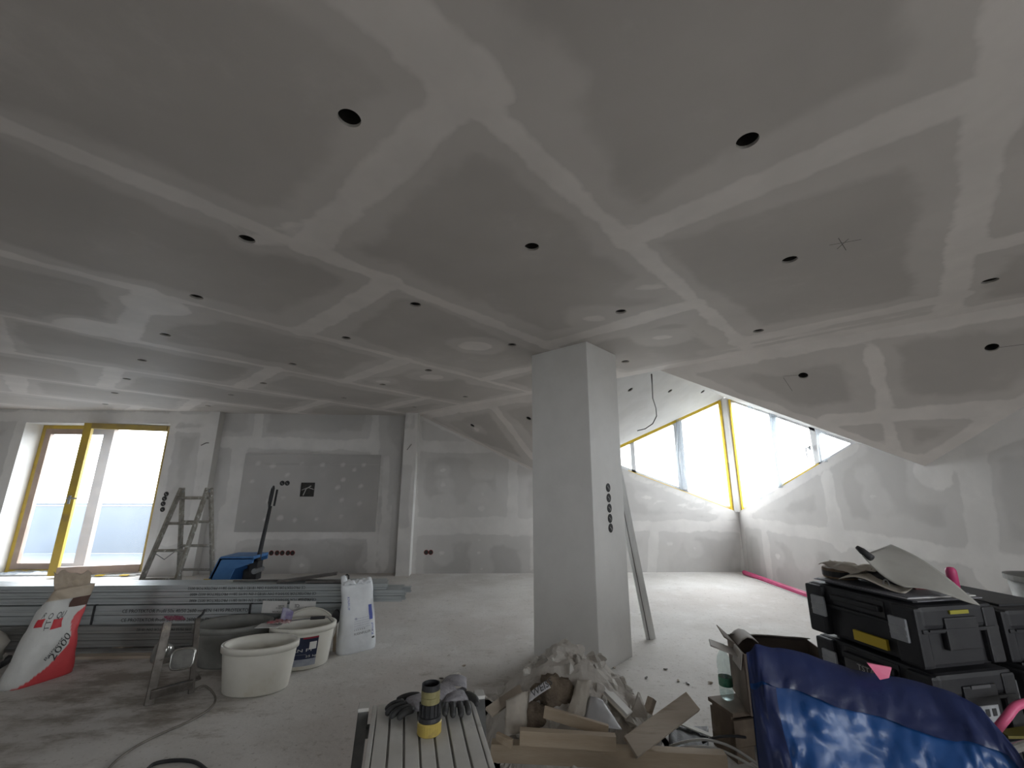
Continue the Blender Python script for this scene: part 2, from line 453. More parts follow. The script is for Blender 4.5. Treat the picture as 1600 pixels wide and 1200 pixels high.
# ------------------------------------------------------------------ flat ceiling: 1.25 m boards, filled joints, spot holes on a 1 m grid
SPOTPX = [(546,185),(1168,220),(389,370),(831,386),(1234,406),(1509,447),(307,464),(649,476),(970,487),(1185,517),(258,523),(535,531),(800,539),(977,565),(222,563),(457,569),(682,575),(198,592),(401,597),(598,601),(179,614),(361,617),(537,622),(727,620),(165,631),(325,634),(647,636)]
hol = [onplane(x, y, K1, Vector((0, 0, 1))) for x, y in SPOTPX]
hol = [(-p.dot(D2), p.dot(D1)) for p in hol]            # local u = -d2, v = d1 (so that u x v points down)
SEAM = [-3.0, -1.7, -.42, .83, 2.09, 3.35, 4.62, 5.88, 7.15, 8.42, 9.7, 11.0]
bandsC = []
for s_ in SEAM:
    bandsC.append(((-s_, -4), (-s_, CC), .045 if s_ > 3 else .055))
bandsC.append(((-.83, -.2), (-.83, .72), .075)); bandsC.append(((-.74, .1), (-.76, .75), .07))
bandsC.append(((.41, .5), (.41, 4), .07))
cross = {(-.42, .83): [-.35, 1.74, 3.72], (.83, 2.09): [-1.3, .70, 2.74], (2.09, 3.35): [-.8, 1.22, 3.2], (3.35, 4.62): [.3, 2.2], (4.62, 5.88): [-.4, 1.5, 3.4], (5.88, 7.15): [.4, 2.6], (7.15, 8.42): [-.3, 1.4], (8.42, 9.7): [-.9, .9], (-1.7, -.42): [.8, 3.0]}
for (a, b_), cs in cross.items():
    for c in cs: bandsC.append(((-a, c), (-b_, c + .03), .085))
bandsC.append(((6, CC - .05), (-8, CC - .05), .10))
bandsC.append(((.3, CC - .26), (-1.1, CC - .23), .03))
for u_, v_, r_ in ((-2.6, 2.35, .12), (-4.3, 2.5, .07), (-3.7, 2.75, .1), (-1.0, 2.3, .05), (-1.5, 2.5, .06), (-1.96, .6, .04), (-3.6, .35, .18), (-4.5, .1, .2), (-2.2, .55, .06), (-1.3, 3.2, .05)):
    bandsC.append(((u_, v_), (u_ + .05, v_ + .04), r_))
ceil = tag(empty('ceiling', (0, 0, 0)), kind='structure')
clipC = [(Vector((CX, 0, 0)), Vector((1, 0, 0))), (Vector((0, CY + .09, 0)), Vector((0, 1, 0))), (Vector((XW0, 0, 0)), Vector((-1, 0, 0))), (Vector((0, YB, 0)), Vector((0, -1, 0)))]
for i in range(len(SEAM) - 1):
    a, b_ = SEAM[i], SEAM[i + 1]
    cuts = sorted(cross.get((a, b_), [])); cuts = [-9.5, -5] + cuts + [CC]
    if a < -1.7: cuts = [-9.5, -5, 0, CC]
    for v0, v1 in zip(cuts[:-1], cuts[1:]):
        hh = [(u_, v_) for u_, v_ in hol if -b_ < u_ <= -a and v0 < v_ <= v1]
        hh = [(min(max(u_, -b_ + .14), -a - .14), min(max(v_, v0 + .14), v1 - .14)) for u_, v_ in hh]
        patch('ceiling_panel', (0, 0, H), -D2, D1, (-b_, -a, v0, v1), .05, M_CEIL, ceil, bandsC, clipC, hh)
M_PENCIL = mat('pencil_line', (.12, .11, .10), rough=.9)
for (x0, y0, x1, y1) in ((1296, 383, 1346, 374), (1310, 372, 1322, 391), (1326, 373, 1308, 389)):
    MB().bar(onplane(x0, y0, K1, Vector((0, 0, 1))), onplane(x1, y1, K1, Vector((0, 0, 1))), .003, .001).build('pencil_mark', M_PENCIL, ceil)
# corners of the ceiling beyond the board rows
patch('ceiling_panel', (0, 0, H), -D2, D1, (-16, -11.0, -9.5, CC), .25, M_CEIL, ceil, bandsC, clipC)
patch('ceiling_panel', (0, 0, H), -D2, D1, (3.0, 9, -9.5, CC), .25, M_CEIL, ceil, bandsC, clipC)

# ------------------------------------------------------------------ sloped ceiling, cut by the dormer
slope = tag(empty('ceiling_slope', (0, 0, 0)), kind='structure')
DS = (D1 - Vector((0, 0, SL))).normalized()             # downhill
OS = AX0 + Vector((0, 0, H))
def sloc(P): q = P - OS; return (-q.dot(D2), q.dot(DS))
def slpx(x, y): return sloc(onplane(x, y, OS, NS))
holS = [slpx(1255, 587), slpx(1550, 543), slpx(738, 665), slpx(826, 654)]
vr0, vr1 = sloc(V0R), sloc(VER); vl0, vl1 = sloc(V0L), sloc(VEL); k1s, k2s = sloc(K1), sloc(K2)
bandsS = [((k1s[0], .03), (k2s[0], .03), .09), (vr0, vr1, .10), (vr1, k2s, .11), (vl0, vl1, .09), (vl1, k1s, .07)]
q0, q1 = slpx(1362, 545), slpx(1400, 660); bandsS.append((q0, (q0[0], vr1[1] - .1), .06))
q2_ = slpx(1290, 700); bandsS.append(((vr1[0] - .6, slpx(1400, 650)[1]), (4, slpx(1400, 650)[1]), .10))
q = slpx(775, 640); bandsS.append((q, slpx(832, 715), .07)); q = slpx(745, 671); bandsS.append((q, q, .06))
clipR = [(Vector((CX, 0, 0)), Vector((1, 0, 0))), (Vector((0, CY, 0)), Vector((0, 1, 0)))]
nvr = (VER - V0R).cross(NS).normalized()
if nvr.dot(OS - V0R) < 0: nvr = -nvr                     # outer = towards the axis
uR = [vr0[0] - .1, q0[0], q0[0] + 1.25, k2s[0] + .2]
for a, b_ in zip(uR[:-1], uR[1:]):
    hh = [h_ for h_ in holS[:2] if a < h_[0] <= b_]
    patch('slope_panel', OS, -D2, DS, (a, b_, 0, 4.6), .05, M_CEIL, slope, bandsS, clipR + [(V0R, nvr)], hh)
for (x0, y0, x1, y1) in ((1223, 588, 1247, 586), (1224, 590, 1238, 611), (1560, 543, 1600, 538)):
    MB().bar(onplane(x0, y0, OS, NS), onplane(x1, y1, OS, NS), .003, .001, up=NS).build('pencil_mark', M_PENCIL, slope)
nvl = (VEL - V0L).cross(NS).normalized()
if nvl.dot(OS - V0L) < 0: nvl = -nvl
uS = slpx(775, 640)[0]
for a, b_ in ((k1s[0] - .2, uS), (uS, vl0[0] + .1)):
    hh = [h_ for h_ in holS[2:] if a < h_[0] <= b_]
    patch('slope_panel', OS, -D2, DS, (a, b_, 0, 4.6), .05, M_CEIL, slope, bandsS, clipR + [(V0L, nvl)], hh)
# dormer lining
M_DORM = mat('dormer_board', (.56, .55, .54), (.50, .49, .48), scale=2.2, rough=.6)
dorm = tag(empty('ceiling_dormer', (0, 0, 0)), kind='structure')
nLd = nL if nL.z < 0 else -nL
uD = D1.copy(); vD = nLd.cross(uD).normalized()
if uD.cross(vD).dot(nLd) < 0: vD = -vD
def dloc(P): q = P - VEL; return (q.dot(uD), q.dot(vD))
def dpx(x, y): return dloc(onplane(x, y, VEL, nLd))
pl = [dloc(p) for p in (VEL, APEX, R0, V0L)]
holD = [dpx(985, 609), dpx(1047, 611), dpx(1098, 612)]
def edge_clip(A, B, inside, nrm):
    n_ = (B - A).cross(nrm).normalized()
    if n_.dot(inside - A) > 0: n_ = -n_
    return (A, n_)
cen = (VEL + APEX + R0 + V0L) / 4
ring = [VEL, APEX, R0, V0L]
cl = [edge_clip(ring[i], ring[(i + 1) % 4], cen, nLd) for i in range(4)]
patch('dormer_panel', VEL, uD, vD, (min(p[0] for p in pl) - .1, max(p[0] for p in pl) + .1, min(p[1] for p in pl) - .1, max(p[1] for p in pl) + .1), .05, M_DORM, dorm, (), cl, holD, attr=False)
quad('dormer_panel', [VER, V0R, R0], M_DORM, dorm); quad('dormer_panel', [VER, R0, APEX], M_DORM, dorm)
quad('dormer_gable', [V0L, R0, V0R], M_DORM, dorm)
# thickness of the cut edge: boards are seen edge-on along the valley
# roof above everything, so that no sky shows through gaps
M_ROOF = mat('roof_boards', (.16, .13, .10), (.20, .17, .13), scale=5, rough=.9)
def roofplane(pts, name='roof'):
    mb = MB(); mb.add(pts, [tuple(range(len(pts)))]); o = mb.build(name, M_ROOF, fixn=False); md = o.modifiers.new('s', 'SOLIDIFY'); md.thickness = .03; md.offset = 1; tag(o, kind='structure'); return o
up = Vector((0, 0, .22))
roofplane([Vector((XW0 - .3, YB - .3, H)) + up, Vector((CX + .3, YB - .3, H)) + up, Vector((CX + .3, K2.y, H)) + up, K2 + up, K1 + up, Vector((K1.x, CY + .35, H)) + up, Vector((XW0 - .3, CY + .35, H)) + up])
ou = Vector((.3, 0, 0)); ov = Vector((0, .3, 0))
roofplane([K2 + up, V0R + up, VER + up, VER + up + ou, K2 + up + ou]); roofplane([K1 + up, V0L + up, VEL + up, VEL + up + ov, K1 + up + ov][::-1])
AP2 = APEX + Vector((.25, .25, 0))
roofplane([V0L + up, VEL + up, VEL + up + ov, AP2 + up, R0 + up]); roofplane([V0R + up, VER + up, VER + up + ou, AP2 + up, R0 + up][::-1])
roofplane([V0R + up, V0L + up, R0 + up])

# ------------------------------------------------------------------ walls
def wpx(Y, a, b, hw): A, B = onY(*a, Y), onY(*b, Y); return ((A.x, A.z), (B.x, B.z), hw)
def vspot(Y, pts, r=.035): return [wpx(Y, p, (p[0] + 2, p[1]), r) for p in pts]
def wall_y(parent, name, Y, x0, x1, z0, z1, bands, clips=(), step=.06, m=M_WALL):
    return patch(name, (0, Y, 0), (1, 0, 0), (0, 0, 1), (x0, x1, z0, z1), step, m, parent, bands, clips)
def thick_wall(name, Y, x0, x1, z0, z1, t=.3):          # masonry behind the boards
    return tag(MB().box(((x0 + x1) / 2, Y + .02 + t / 2, (z0 + z1) / 2), (x1 - x0, t, z1 - z0)).build(name, M_BACK), kind='structure')
# left wall part with the balcony door
DX0, DX1, DZ1 = -7.23, -5.06, 2.24
wl = tag(empty('wall_far_left', (0, 0, 0)), kind='structure')
bl = [((XW0, 2.33), (XE, 2.33), .09), ((DX1 + .03, 0), (DX1 + .03, H), .09), ((DX0 - .05, 0), (DX0 - .05, H), .10), ((XE - .05, 0), (XE - .05, H), .09), wpx(YL, (268, 672), (345, 672), .05), wpx(YL, (322, 650), (290, 895), .05), wpx(YL, (290, 830), (262, 838), .14), ((DX0 - .9, 0), (DX0 - .9, H), .05)]
wall_y(wl, 'wall_panel', YL, DX1, XE, 0, H, bl); wall_y(wl, 'wall_panel', YL, XW0, DX0, 0, H, bl); wall_y(wl, 'wall_panel', YL, DX0, DX1, DZ1, H, bl)
quad('niche_return', [(XE, YL, 0), (XE, YN, 0), (XE, YN, H), (XE, YL, H)], M_BACK, wl)
M_REV = mat('reveal_white', (.70, .69, .67), (.62, .61, .60), scale=3, rough=.6)
quad('door_reveal', [(DX0, YL, 0), (DX0, 7.36, 0), (DX0, 7.36, DZ1), (DX0, YL, DZ1)], M_REV, wl)
quad('door_reveal', [(DX1, YL, 0), (DX1, 7.36, 0), (DX1, 7.36, DZ1), (DX1, YL, DZ1)][::-1], M_REV, wl)
quad('door_reveal', [(DX0, YL, DZ1), (DX0, 7.36, DZ1), (DX1, 7.36, DZ1), (DX1, YL, DZ1)], M_REV, wl)
thick_wall('wall_outer_left', YL, XW0, DX0 - .01, 0, H + .15, .36); thick_wall('wall_outer_left', YL, DX1 + .01, XE - .01, 0, H + .15, .36); thick_wall('wall_outer_left', YL, DX0 - .01, DX1 + .01, DZ1 + .01, H + .15, .36)
# niche wall
wn = tag(empty('wall_far_niche', (0, 0, 0)), kind='structure')
bn = [wpx(YN, (405, 648), (402, 690), .07), wpx(YN, (350, 690), (585, 697), .10), wpx(YN, (375, 700), (350, 895), .12), wpx(YN, (587, 650), (580, 895), .07), wpx(YN, (604, 715), (598, 890), .05), wpx(YN, (370, 838), (585, 836), .06), wpx(YN, (352, 800), (345, 890), .10), wpx(YN, (610, 780), (602, 890), .04)] + vspot(YN, [(471, 883), (569, 884)], .03)
wall_y(wn, 'wall_panel', YN, XE, XP0, 0, H, bn)
quad('niche_return', [(XP0, YN, 0), (XP0, YP, 0), (XP0, YP, H), (XP0, YN, H)], M_BACK, wn)
thick_wall('wall_outer_niche', YN, XE - .01, XP0, 0, H + .15, .25)
# pier
wp = tag(empty('wall_far_pier', (0, 0, 0)), kind='structure')
wall_y(wp, 'wall_panel', YP, XP0, XP1, 0, H, [((XP0, 0), (XP0 + .05, H), .03), ((XP1, 0), (XP1, H), .06), ((XP0, 1.9), (XP1, 1.9), .3), ((XP0, .3), (XP1, .3), .4)])
quad('pier_return', [(XP1, YP, 0), (XP1, CY, 0), (XP1, CY, H), (XP1, YP, H)], M_WHITE, wp)
# far wall right of the pier, under the slope and under the dormer window
wf = tag(empty('wall_far', (0, 0, 0)), kind='structure')
bf = [wpx(CY, (655, 697), (775, 700), .09), wpx(CY, (660, 652), (832, 732), .05), wpx(CY, (645, 815), (840, 815), .07), wpx(CY, (645, 828), (840, 828), .08), wpx(CY, (801, 720), (801, 830), .09), wpx(CY, (657, 650), (644, 895), .04), wpx(CY, (832, 840), (832, 890), .04),
      wpx(CY, (960, 822), (1160, 822), .09), wpx(CY, (1022, 830), (1018, 895), .09), wpx(CY, (985, 742), (1158, 808), .05), wpx(CY, (1160, 805), (1164, 895), .05), wpx(CY, (1000, 775), (1160, 812), .03)]
bf += vspot(CY, [(691, 735), (692, 756), (690, 785), (752, 733), (751, 772), (751, 795), (1045, 850), (1086, 858), (1020, 787)], .035) + vspot(CY, [(749, 845), (747, 865), (751, 888), (690, 863)], .03)
def lineclip(a, b):        # keep below the line a-b of the far wall
    d = (b - a); n_ = Vector((-d.z, 0, d.x)).normalized(); n_ = n_ if n_.z > 0 else -n_; return (a, n_)
xs = onY(801, 780, CY).x
wall_y(wf, 'wall_panel', CY, XP1, xs, 0, H, bf, [lineclip(K1, sq_)]); wall_y(wf, 'wall_panel', CY, xs, VEL.x, 0, H, bf, [lineclip(K1, sq_)])
wall_y(wf, 'wall_panel', CY, VEL.x, WL.x, 0, H, bf, [lineclip(la, lb)])
xj = onY(1020, 850, CY).x
wall_y(wf, 'wall_panel', CY, WL.x, xj, 0, H, bf, [lineclip(sillL0, sillC)]); wall_y(wf, 'wall_panel', CY, xj, CX, 0, H, bf, [lineclip(sillL0, sillC)])
WT = .22
def wall_prism(name, pts, off): return tag(MB().prism(pts, off).build(name, M_BACK), kind='structure')
o3 = Vector((0, .02, 0))
wall_prism('wall_outer_far', [Vector((XP0, CY, 0)) + o3, Vector((CX + WT, CY, 0)) + o3, sillC + Vector((WT, 0, 0)) + o3, sillC + o3, WL + o3, VEL + o3, K1 + o3 + Vector((0, 0, .1)), Vector((XP0, CY, H + .1)) + o3], (0, WT, 0))
quad('window_ledge', [sillC, WL, WL + Vector((0, WT, 0)), sillC + Vector((0, WT, 0))], M_REV, wf)
# right wall
wr = tag(empty('wall_right', (0, 0, 0)), kind='structure')
def xpx(a, b, hw): A, B = onX(*a, CX), onX(*b, CX); return ((-A.y, A.z), (-B.y, B.z), hw)
br = [xpx((1163, 815), (1600, 885), .085), xpx((1230, 835), (1600, 868), .03), xpx((1292, 745), (1312, 850), .10), xpx((1522, 730), (1545, 900), .13), xpx((1195, 835), (1203, 905), .08), xpx((1445, 735), (1600, 660), .11), xpx((1160, 806), (1335, 697), .06), xpx((1160, 806), (1166, 895), .05), xpx((1450, 745), (1470, 750), .1), ((-1.2, 0), (-1.2, H), .08), ((-.0, 0), (-.0, H), .08), ((1.2, 0), (1.2, H), .08), ((-7, 2.4), (3.2, 2.4), .08), ((-2, .62), (3.2, .62), .08)]
br += [xpx(p, (p[0] + 3, p[1]), .035) for p in [(1213, 869), (1253, 875), (1350, 742), (1362, 776)]]
def rclip(a, b):
    d = (b - a); n_ = Vector((0, -d.z, d.y)).normalized(); n_ = n_ if n_.z > 0 else -n_; return (a, n_)
def wall_r(y0, y1, clips): return patch('wall_panel', (CX, 0, 0), (0, -1, 0), (0, 0, 1), (-y1, -y0, 0, H), .06, M_WALL, wr, br, clips)
sC2 = sillC + Vector((0, -1, slR))
wall_r(WR.y, CY, [rclip(sillC, sC2)]); wall_r(VER.y, WR.y, [rclip(APEX, VER)])
yj = onX(1530, 800, CX).y
wall_r(yj, VER.y, [rclip(VER, K2)]); wall_r(K2.y, yj, [rclip(VER, K2)])
RW = (-2.9, -.8)
wall_r(RW[1], K2.y, []); wall_r(YB, RW[0], [])
def wall_r2(z0, z1): return patch('wall_panel', (CX, 0, 0), (0, -1, 0), (0, 0, 1), (-RW[1], -RW[0], z0, z1), .06, M_WALL, wr, br, [])
wall_r2(0, .95); wall_r2(2.2, H)
o3 = Vector((.02, 0, 0))
wall_prism('wall_outer_right', [Vector((CX, CY, 0)) + o3, sillC + o3, WR + o3, VER + o3, K2 + o3 + Vector((0, 0, .1)), Vector((CX, RW[1], H + .1)) + o3, Vector((CX, RW[1], 0)) + o3], (WT, 0, 0))
for y0_, y1_, z0_, z1_ in ((RW[0], RW[1], -.02, .95), (RW[0], RW[1], 2.2, H + .1), (YB, RW[0], -.02, H + .1)):
    tag(MB().box((CX + .02 + WT / 2, (y0_ + y1_) / 2, (z0_ + z1_) / 2), (WT, y1_ - y0_, z1_ - z0_)).build('wall_outer_right', M_BACK), kind='structure')
quad('window_ledge', [sillC, WR, WR + Vector((WT, 0, 0)), sillC + Vector((WT, 0, 0))], M_REV, wr)
# walls behind and beside the camera
wb = tag(empty('wall_back', (0, 0, 0)), kind='structure')
BW = [(-6.4, -5.4), (1.7, 3.4)]; BZ0, BZ1 = .95, 2.2
def wallbox(x0, x1, z0, z1): MB().box(((x0 + x1) / 2, YB - .1, (z0 + z1) / 2), (x1 - x0, .2, z1 - z0)).build('wall_panel', M_BACK, wb)
xs_ = [XW0 - .2, BW[0][0], BW[0][1], BW[1][0], BW[1][1], CX + .3]
for i in range(5):
    if i % 2 == 0: wallbox(xs_[i], xs_[i + 1], -.1, H + .25)
    else:
        wallbox(xs_[i], xs_[i + 1], -.1, BZ0); wallbox(xs_[i], xs_[i + 1], BZ1, H + .25)
# left wall
tag(MB().box((XW0 - .1, (YB + CY) / 2, H / 2), (.2, CY - YB + .7, H + .5)).build('wall_left', M_BACK), kind='structure')
# thin filler band at the foot of the walls
# ------------------------------------------------------------------ dormer windows
M_FRAME = mat('window_frame_white', (.70, .71, .72), (.64, .65, .67), scale=8, rough=.35)
M_TAPE = mat('yellow_masking_tape', (.78, .55, .05), (.68, .46, .04), scale=14, rough=.6)
M_GLASS = glass_mat('window_glass', (.97, .99, 1), .05)
M_FILM = glass_mat('dust_sheet_film', (.75, .82, .86), .05, .08, (.85, .9, .95), .15)
M_FILM2 = glass_mat('gathered_film', (.72, .74, .76), .08, .20, (.70, .75, .80), .25)
def window_in_plane(name, tipP, off, post_dir, bars, tape_top, tape_bot):
    """kite window between sill (tip..sillC) and top (tip..APEX), set back by off"""
    root = tag(empty(name, (0, 0, 0)), kind='structure')
    o_ = Vector(off); A, B, C = tipP + o_, sillC + o_, APEX + o_
    thin = o_.normalized() * .07
    cen = (A + B + C) / 3
    def inner(w):
        P = [A, B, C]; res = []
        lines = []
        for i in range(3):
            p, q = P[i], P[(i + 1) % 3]; d = (q - p).normalized(); n_ = (cen - p) - d * (cen - p).dot(d); n_.normalize(); lines.append((p + n_ * w, d))
        for i in range(3):
            (p, d), (q, e) = lines[i - 1], lines[i]
            r_ = q - p; c = d.cross(e); t = r_.cross(e).dot(c) / c.dot(c); res.append(p + d * t)
        return [A, B, C], res
    out_, inn = inner(.055)
    for i in range(3):
        mb = MB(); a, b, c, d = out_[i], out_[(i + 1) % 3], inn[(i + 1) % 3], inn[i]
        mb.prism([a, b, c, d], thin); mb.build('window_frame', M_FRAME, root)
    dsill = (B - A); dtop = (C - A)
    def vert_at(f0, f1, w0):
        for (f, w) in ((f0, w0),):
            pa, pb = A + dsill * f, A + dtop * f
            hv = dsill.copy(); hv.z = 0; hv.normalize()
            return pa, pb, hv
    for f, w, kind in bars:
        pa, pb, hv = vert_at(f, f, w)
        pb = Vector((pa.x, pa.y, (A + dtop * f).z))
        MB().prism([pa - hv * w / 2, pa + hv * w / 2, pb + hv * w / 2 * 1, pb - hv * w / 2], thin * .9).build('mullion', M_FRAME, root)
    # panes
    fs = [0.04] + [b[0] for b in bars] + [.985]
    for f0, f1 in zip(fs[:-1], fs[1:]):
        P = [A + dsill * f0, A + dsill * f1, A + dtop * f1, A + dtop * f0]
        P[2] = Vector((P[1].x, P[1].y, P[2].z)); P[3] = Vector((P[0].x, P[0].y, P[3].z))
        quad('pane', [p + thin * .5 for p in P], M_GLASS, root)
    back = -o_.normalized() * .012
    def strip(p, q, w, nm='masking_tape'):
        d = (q - p).normalized(); n_ = (cen - p) - d * (cen - p).dot(d); n_.normalize()
        MB().prism([p + back, q + back, q + n_ * w + back, p + n_ * w + back], back * .2).build(nm, M_TAPE, root)
    if tape_top: strip(A, C, .045)
    for f0, f1, w in tape_bot: strip(A + dsill * f0, A + dsill * f1, w)
    return root, A, dsill, dtop, thin
def frac_y(x, y):  # fraction along the left sill for a pixel on the far wall
    return (onY(x, y, CY).x - WL.x) / (CX - WL.x)
winL, AL, sL, tL, thL = window_in_plane('window_1', WL, (0, .07, 0), 0, [(frac_y(993, 738), .07, 0), (frac_y(1071, 765), .15, 0)], True, [(.25, 1, .018)])
def frac_x(x, y): return (CY - onX(x, y, CX).y) / (CY - WR.y)
winR, AR, sR, tR, thR = window_in_plane('window_2', WR, (.07, 0, 0), 0, [(1 - frac_x(1213, 765), .07, 0), (1 - frac_x(1272, 732), .13, 0)], False, [(1 - frac_x(1275, 731), 1 - frac_x(1217, 764), .05)])
# corner post between the two windows, taped on both sides
cp = Vector((CX, CY, 0)); zc = sillC.z + .005; hp_ = APEX.z - sillC.z - .02
MB().prism([cp + Vector((-.06, .065, zc)), cp + Vector((-.06, -.012, zc)), cp + Vector((-.012, -.06, zc)), cp + Vector((.065, -.06, zc)), cp + Vector((.16, .16, zc))], (0, 0, hp_)).build('corner_post', M_REV, winL)
MB().box(cp + Vector((-.085, .03, zc + hp_ / 2 - .02)), (.045, .02, hp_ - .04)).build('masking_tape', M_TAPE, winL)
MB().box(cp + Vector((.03, -.085, zc + hp_ / 2 - .02)), (.02, .045, hp_ - .04)).build('masking_tape', M_TAPE, winR)
# window handles
M_STEEL = mat('steel_grey', (.35, .36, .37), (.28, .29, .30), scale=20, rough=.35, metal=.8)
hp = AR + sR * (1 - frac_x(1260, 700)); hp.z = onX(1258, 700, CX).z; hp.x = CX + .04
MB().box(hp, (.02, .03, .06)).box(hp + Vector((-.03, .0, .0)), (.05, .014, .014)).box(hp + Vector((-.05, .0, -.06)), (.014, .016, .13)).build('window_handle', M_STEEL, winR, bevel=.003)
hp = onY(1137, 724, CY + .04)
MB().box(hp, (.03, .02, .06)).box(hp + Vector((0, -.03, -.05)), (.016, .014, .12)).box(hp + Vector((0, -.02, 0)), (.014, .03, .014)).build('window_handle', M_STEEL, winL, bevel=.003)
# gathered strips of dust-sheet film
def film_strip(name, pa, pb, wa, wb, hv, nrm, folds, m, seed, label):
    rnd = random.Random(seed); ph = [rnd.random() * 6 for _ in range(4)]
    def fn(u, v):
        p = pa + (pb - pa) * v; w = wa + (wb - wa) * v
        return p + hv * (u - .5) * w + nrm * (.02 + .016 * math.sin(u * folds * PI + ph[0] + 2.0 * v) + .008 * math.sin(u * folds * 2.3 * PI + ph[1] - 3 * v)) + hv * .012 * math.sin(v * 7 + ph[2])
    o = MB().grid(fn, 26, 14).build(name, m, smooth=True, fixn=False)
    return tag(o, label, 'film', 'dust sheet film on the dormer windows')
fy = Vector((0, -1, 0)); fx = Vector((-1, 0, 0))
a_, b_ = onX(1208, 640, CX), onX(1217, 762, CX)
film_strip('dust_sheet', a_ + Vector((0.02, 0, .15)), b_ + Vector((.02, 0, 0)), .10, .17, fy, fx, 9, M_FILM2, 3, 'grey gathered dust sheet hanging in folds in the right dormer window beside its corner pane')
a_, b_ = onX(1276, 660, CX), onX(1290, 722, CX)
film_strip('dust_sheet', a_ + Vector((.02, 0, .1)), b_ + Vector((.02, 0, 0)), .17, .17, fy, fx, 4, M_FILM2, 5, 'pale dust sheet hanging right of the handle in the right dormer window')
a_, b_ = onY(1062, 655, CY), onY(1072, 765, CY)
film_strip('dust_sheet', a_ + Vector((0, .03, 0)), b_ + Vector((0, .03, 0)), .15, .22, Vector((1, 0, 0)), Vector((0, -1, 0)), 7, M_FILM2, 8, 'thin dust sheet gathered over the wide mullion of the left dormer window')
a_, b_ = onX(1168, 640, CX), onX(1185, 780, CX)
film_strip('dust_sheet', a_ + Vector((0.03, -.05, .1)), b_ + Vector((.03, -.03, 0)), .09, .10, fy, fx, 3, M_FILM, 11, 'narrow dust sheet strip along the corner post in the right dormer window')

# ------------------------------------------------------------------ balcony door
M_OLIVE = mat('taped_door_frame', (.33, .24, .10), (.42, .30, .08), scale=5, rough=.55, c3=(.25, .17, .13), s3=2.5)
M_OCHRE = mat('ochre_door_frame', (.44, .31, .06), (.52, .36, .05), scale=4, rough=.55, c3=(.30, .20, .08), s3=3)
M_BROWN = mat('brown_frame', (.30, .22, .18), (.36, .27, .22), scale=5, rough=.5)
M_HAZE = glass_mat('hazy_film_pane', (.93, .97, 1), .04, .05, (.86, .93, 1.0), .3)
door = tag(empty('door_1', (0, 0, 0)), kind='structure')
YD = 7.26
def frame_rect(root, x0, x1, z0, z1, w, y, t, m, name):
    for (a, b) in (((x0, z0), (x0 + w, z1)), ((x1 - w, z0), (x1, z1)), ((x0 + w, z0), (x1 - w, z0 + w)), ((x0 + w, z1 - w), (x1 - w, z1))):
        MB().box(((a[0] + b[0]) / 2, y, (a[1] + b[1]) / 2), (b[0] - a[0], t, b[1] - a[1])).build(name, m, root)
frame_rect(door, DX0 + .005, DX1 - .005, .0, DZ1 - .004, .055, YD + .03, .08, M_OCHRE, 'door_frame')
XM = -6.15
MB().box((XM, YD + .03, DZ1 / 2), (.07, .08, DZ1 - .11)).build('door_frame', M_BROWN, door)
frame_rect(door, DX0 + .06, XM - .035, .06, DZ1 - .06, .085, YD + .02, .06, M_BROWN, 'fixed_sash')
quad('pane', [(DX0 + .14, YD + .02, .14), (XM - .1, YD + .02, .14), (XM - .1, YD + .02, DZ1 - .14), (DX0 + .14, YD + .02, DZ1 - .14)], M_HAZE, door)
# open sash, hinged on the right, free edge swung into the room
sash = tag(empty('door_2', (DX1 - .10, YD - .02, 0)), kind='structure')
sw, sh = 1.16, 2.20
ang = math.radians(15.5)
sash.rotation_euler[2] = ang
def sb(c, d, m, nm): return MB().box(c, d).build(nm, m, sash, bevel=.004)
sb((-sw + .05, -.03, sh / 2 + .03), (.10, .07, sh), M_OCHRE, 'stile'); sb((-.04, -.03, sh / 2 + .03), (.08, .07, sh), M_OLIVE, 'stile')
sb((-sw / 2, -.03, sh - .01), (sw - .18, .07, .085), M_OLIVE, 'rail'); sb((-sw / 2, -.03, .085), (sw - .18, .07, .11), M_BROWN, 'rail')
M_SASHF = glass_mat('sash_film', (.90, .95, 1), .04, .085, (.86, .93, 1.0), .3)
quad('pane', [(-sw + .09, -.03, .13), (-.07, -.03, .13), (-.07, -.03, sh - .05), (-sw + .09, -.03, sh - .05)], M_SASHF, sash)
MB().box((-sw + .05, -.075, 1.08), (.03, .03, .12)).box((-sw + .09, -.10, 1.10), (.13, .018, .02)).build('door_handle', M_STEEL, sash, bevel=.003)
MB().box(((DX0 + DX1) / 2, 7.2, .012), (DX1 - DX0, .3, .02)).build('threshold', mat('threshold_grey', (.6, .6, .6), (.5, .5, .5), rough=.5), door)
MB().box((-5.6, 6.985, .012), (.9, .035, .012), Matrix.Rotation(.05, 4, 'Z')).build('threshold_strip', mat('white_strip', (.75, .75, .75), rough=.5), door)
for x_ in (-5.62, -5.28): MB().box((x_, 6.97, .02), (.10, .05, .012), Matrix.Rotation(.1, 4, 'Z')).build('masking_tape', M_TAPE, door)
# crumpled film lying at the sill
def crump(u, v): return Vector((DX0 + .1 + u * .75, YL + .02 + v * .24, .03 + .05 * abs(mnoise.noise(Vector((u * 5, v * 4, 2)))) + (.10 * (1 - v) * 0)))
tag(MB().grid(crump, 30, 10).build('dust_sheet_heap', M_FILM2, smooth=True, fixn=False), 'crumpled clear dust sheet lying on the balcony door sill', 'film')
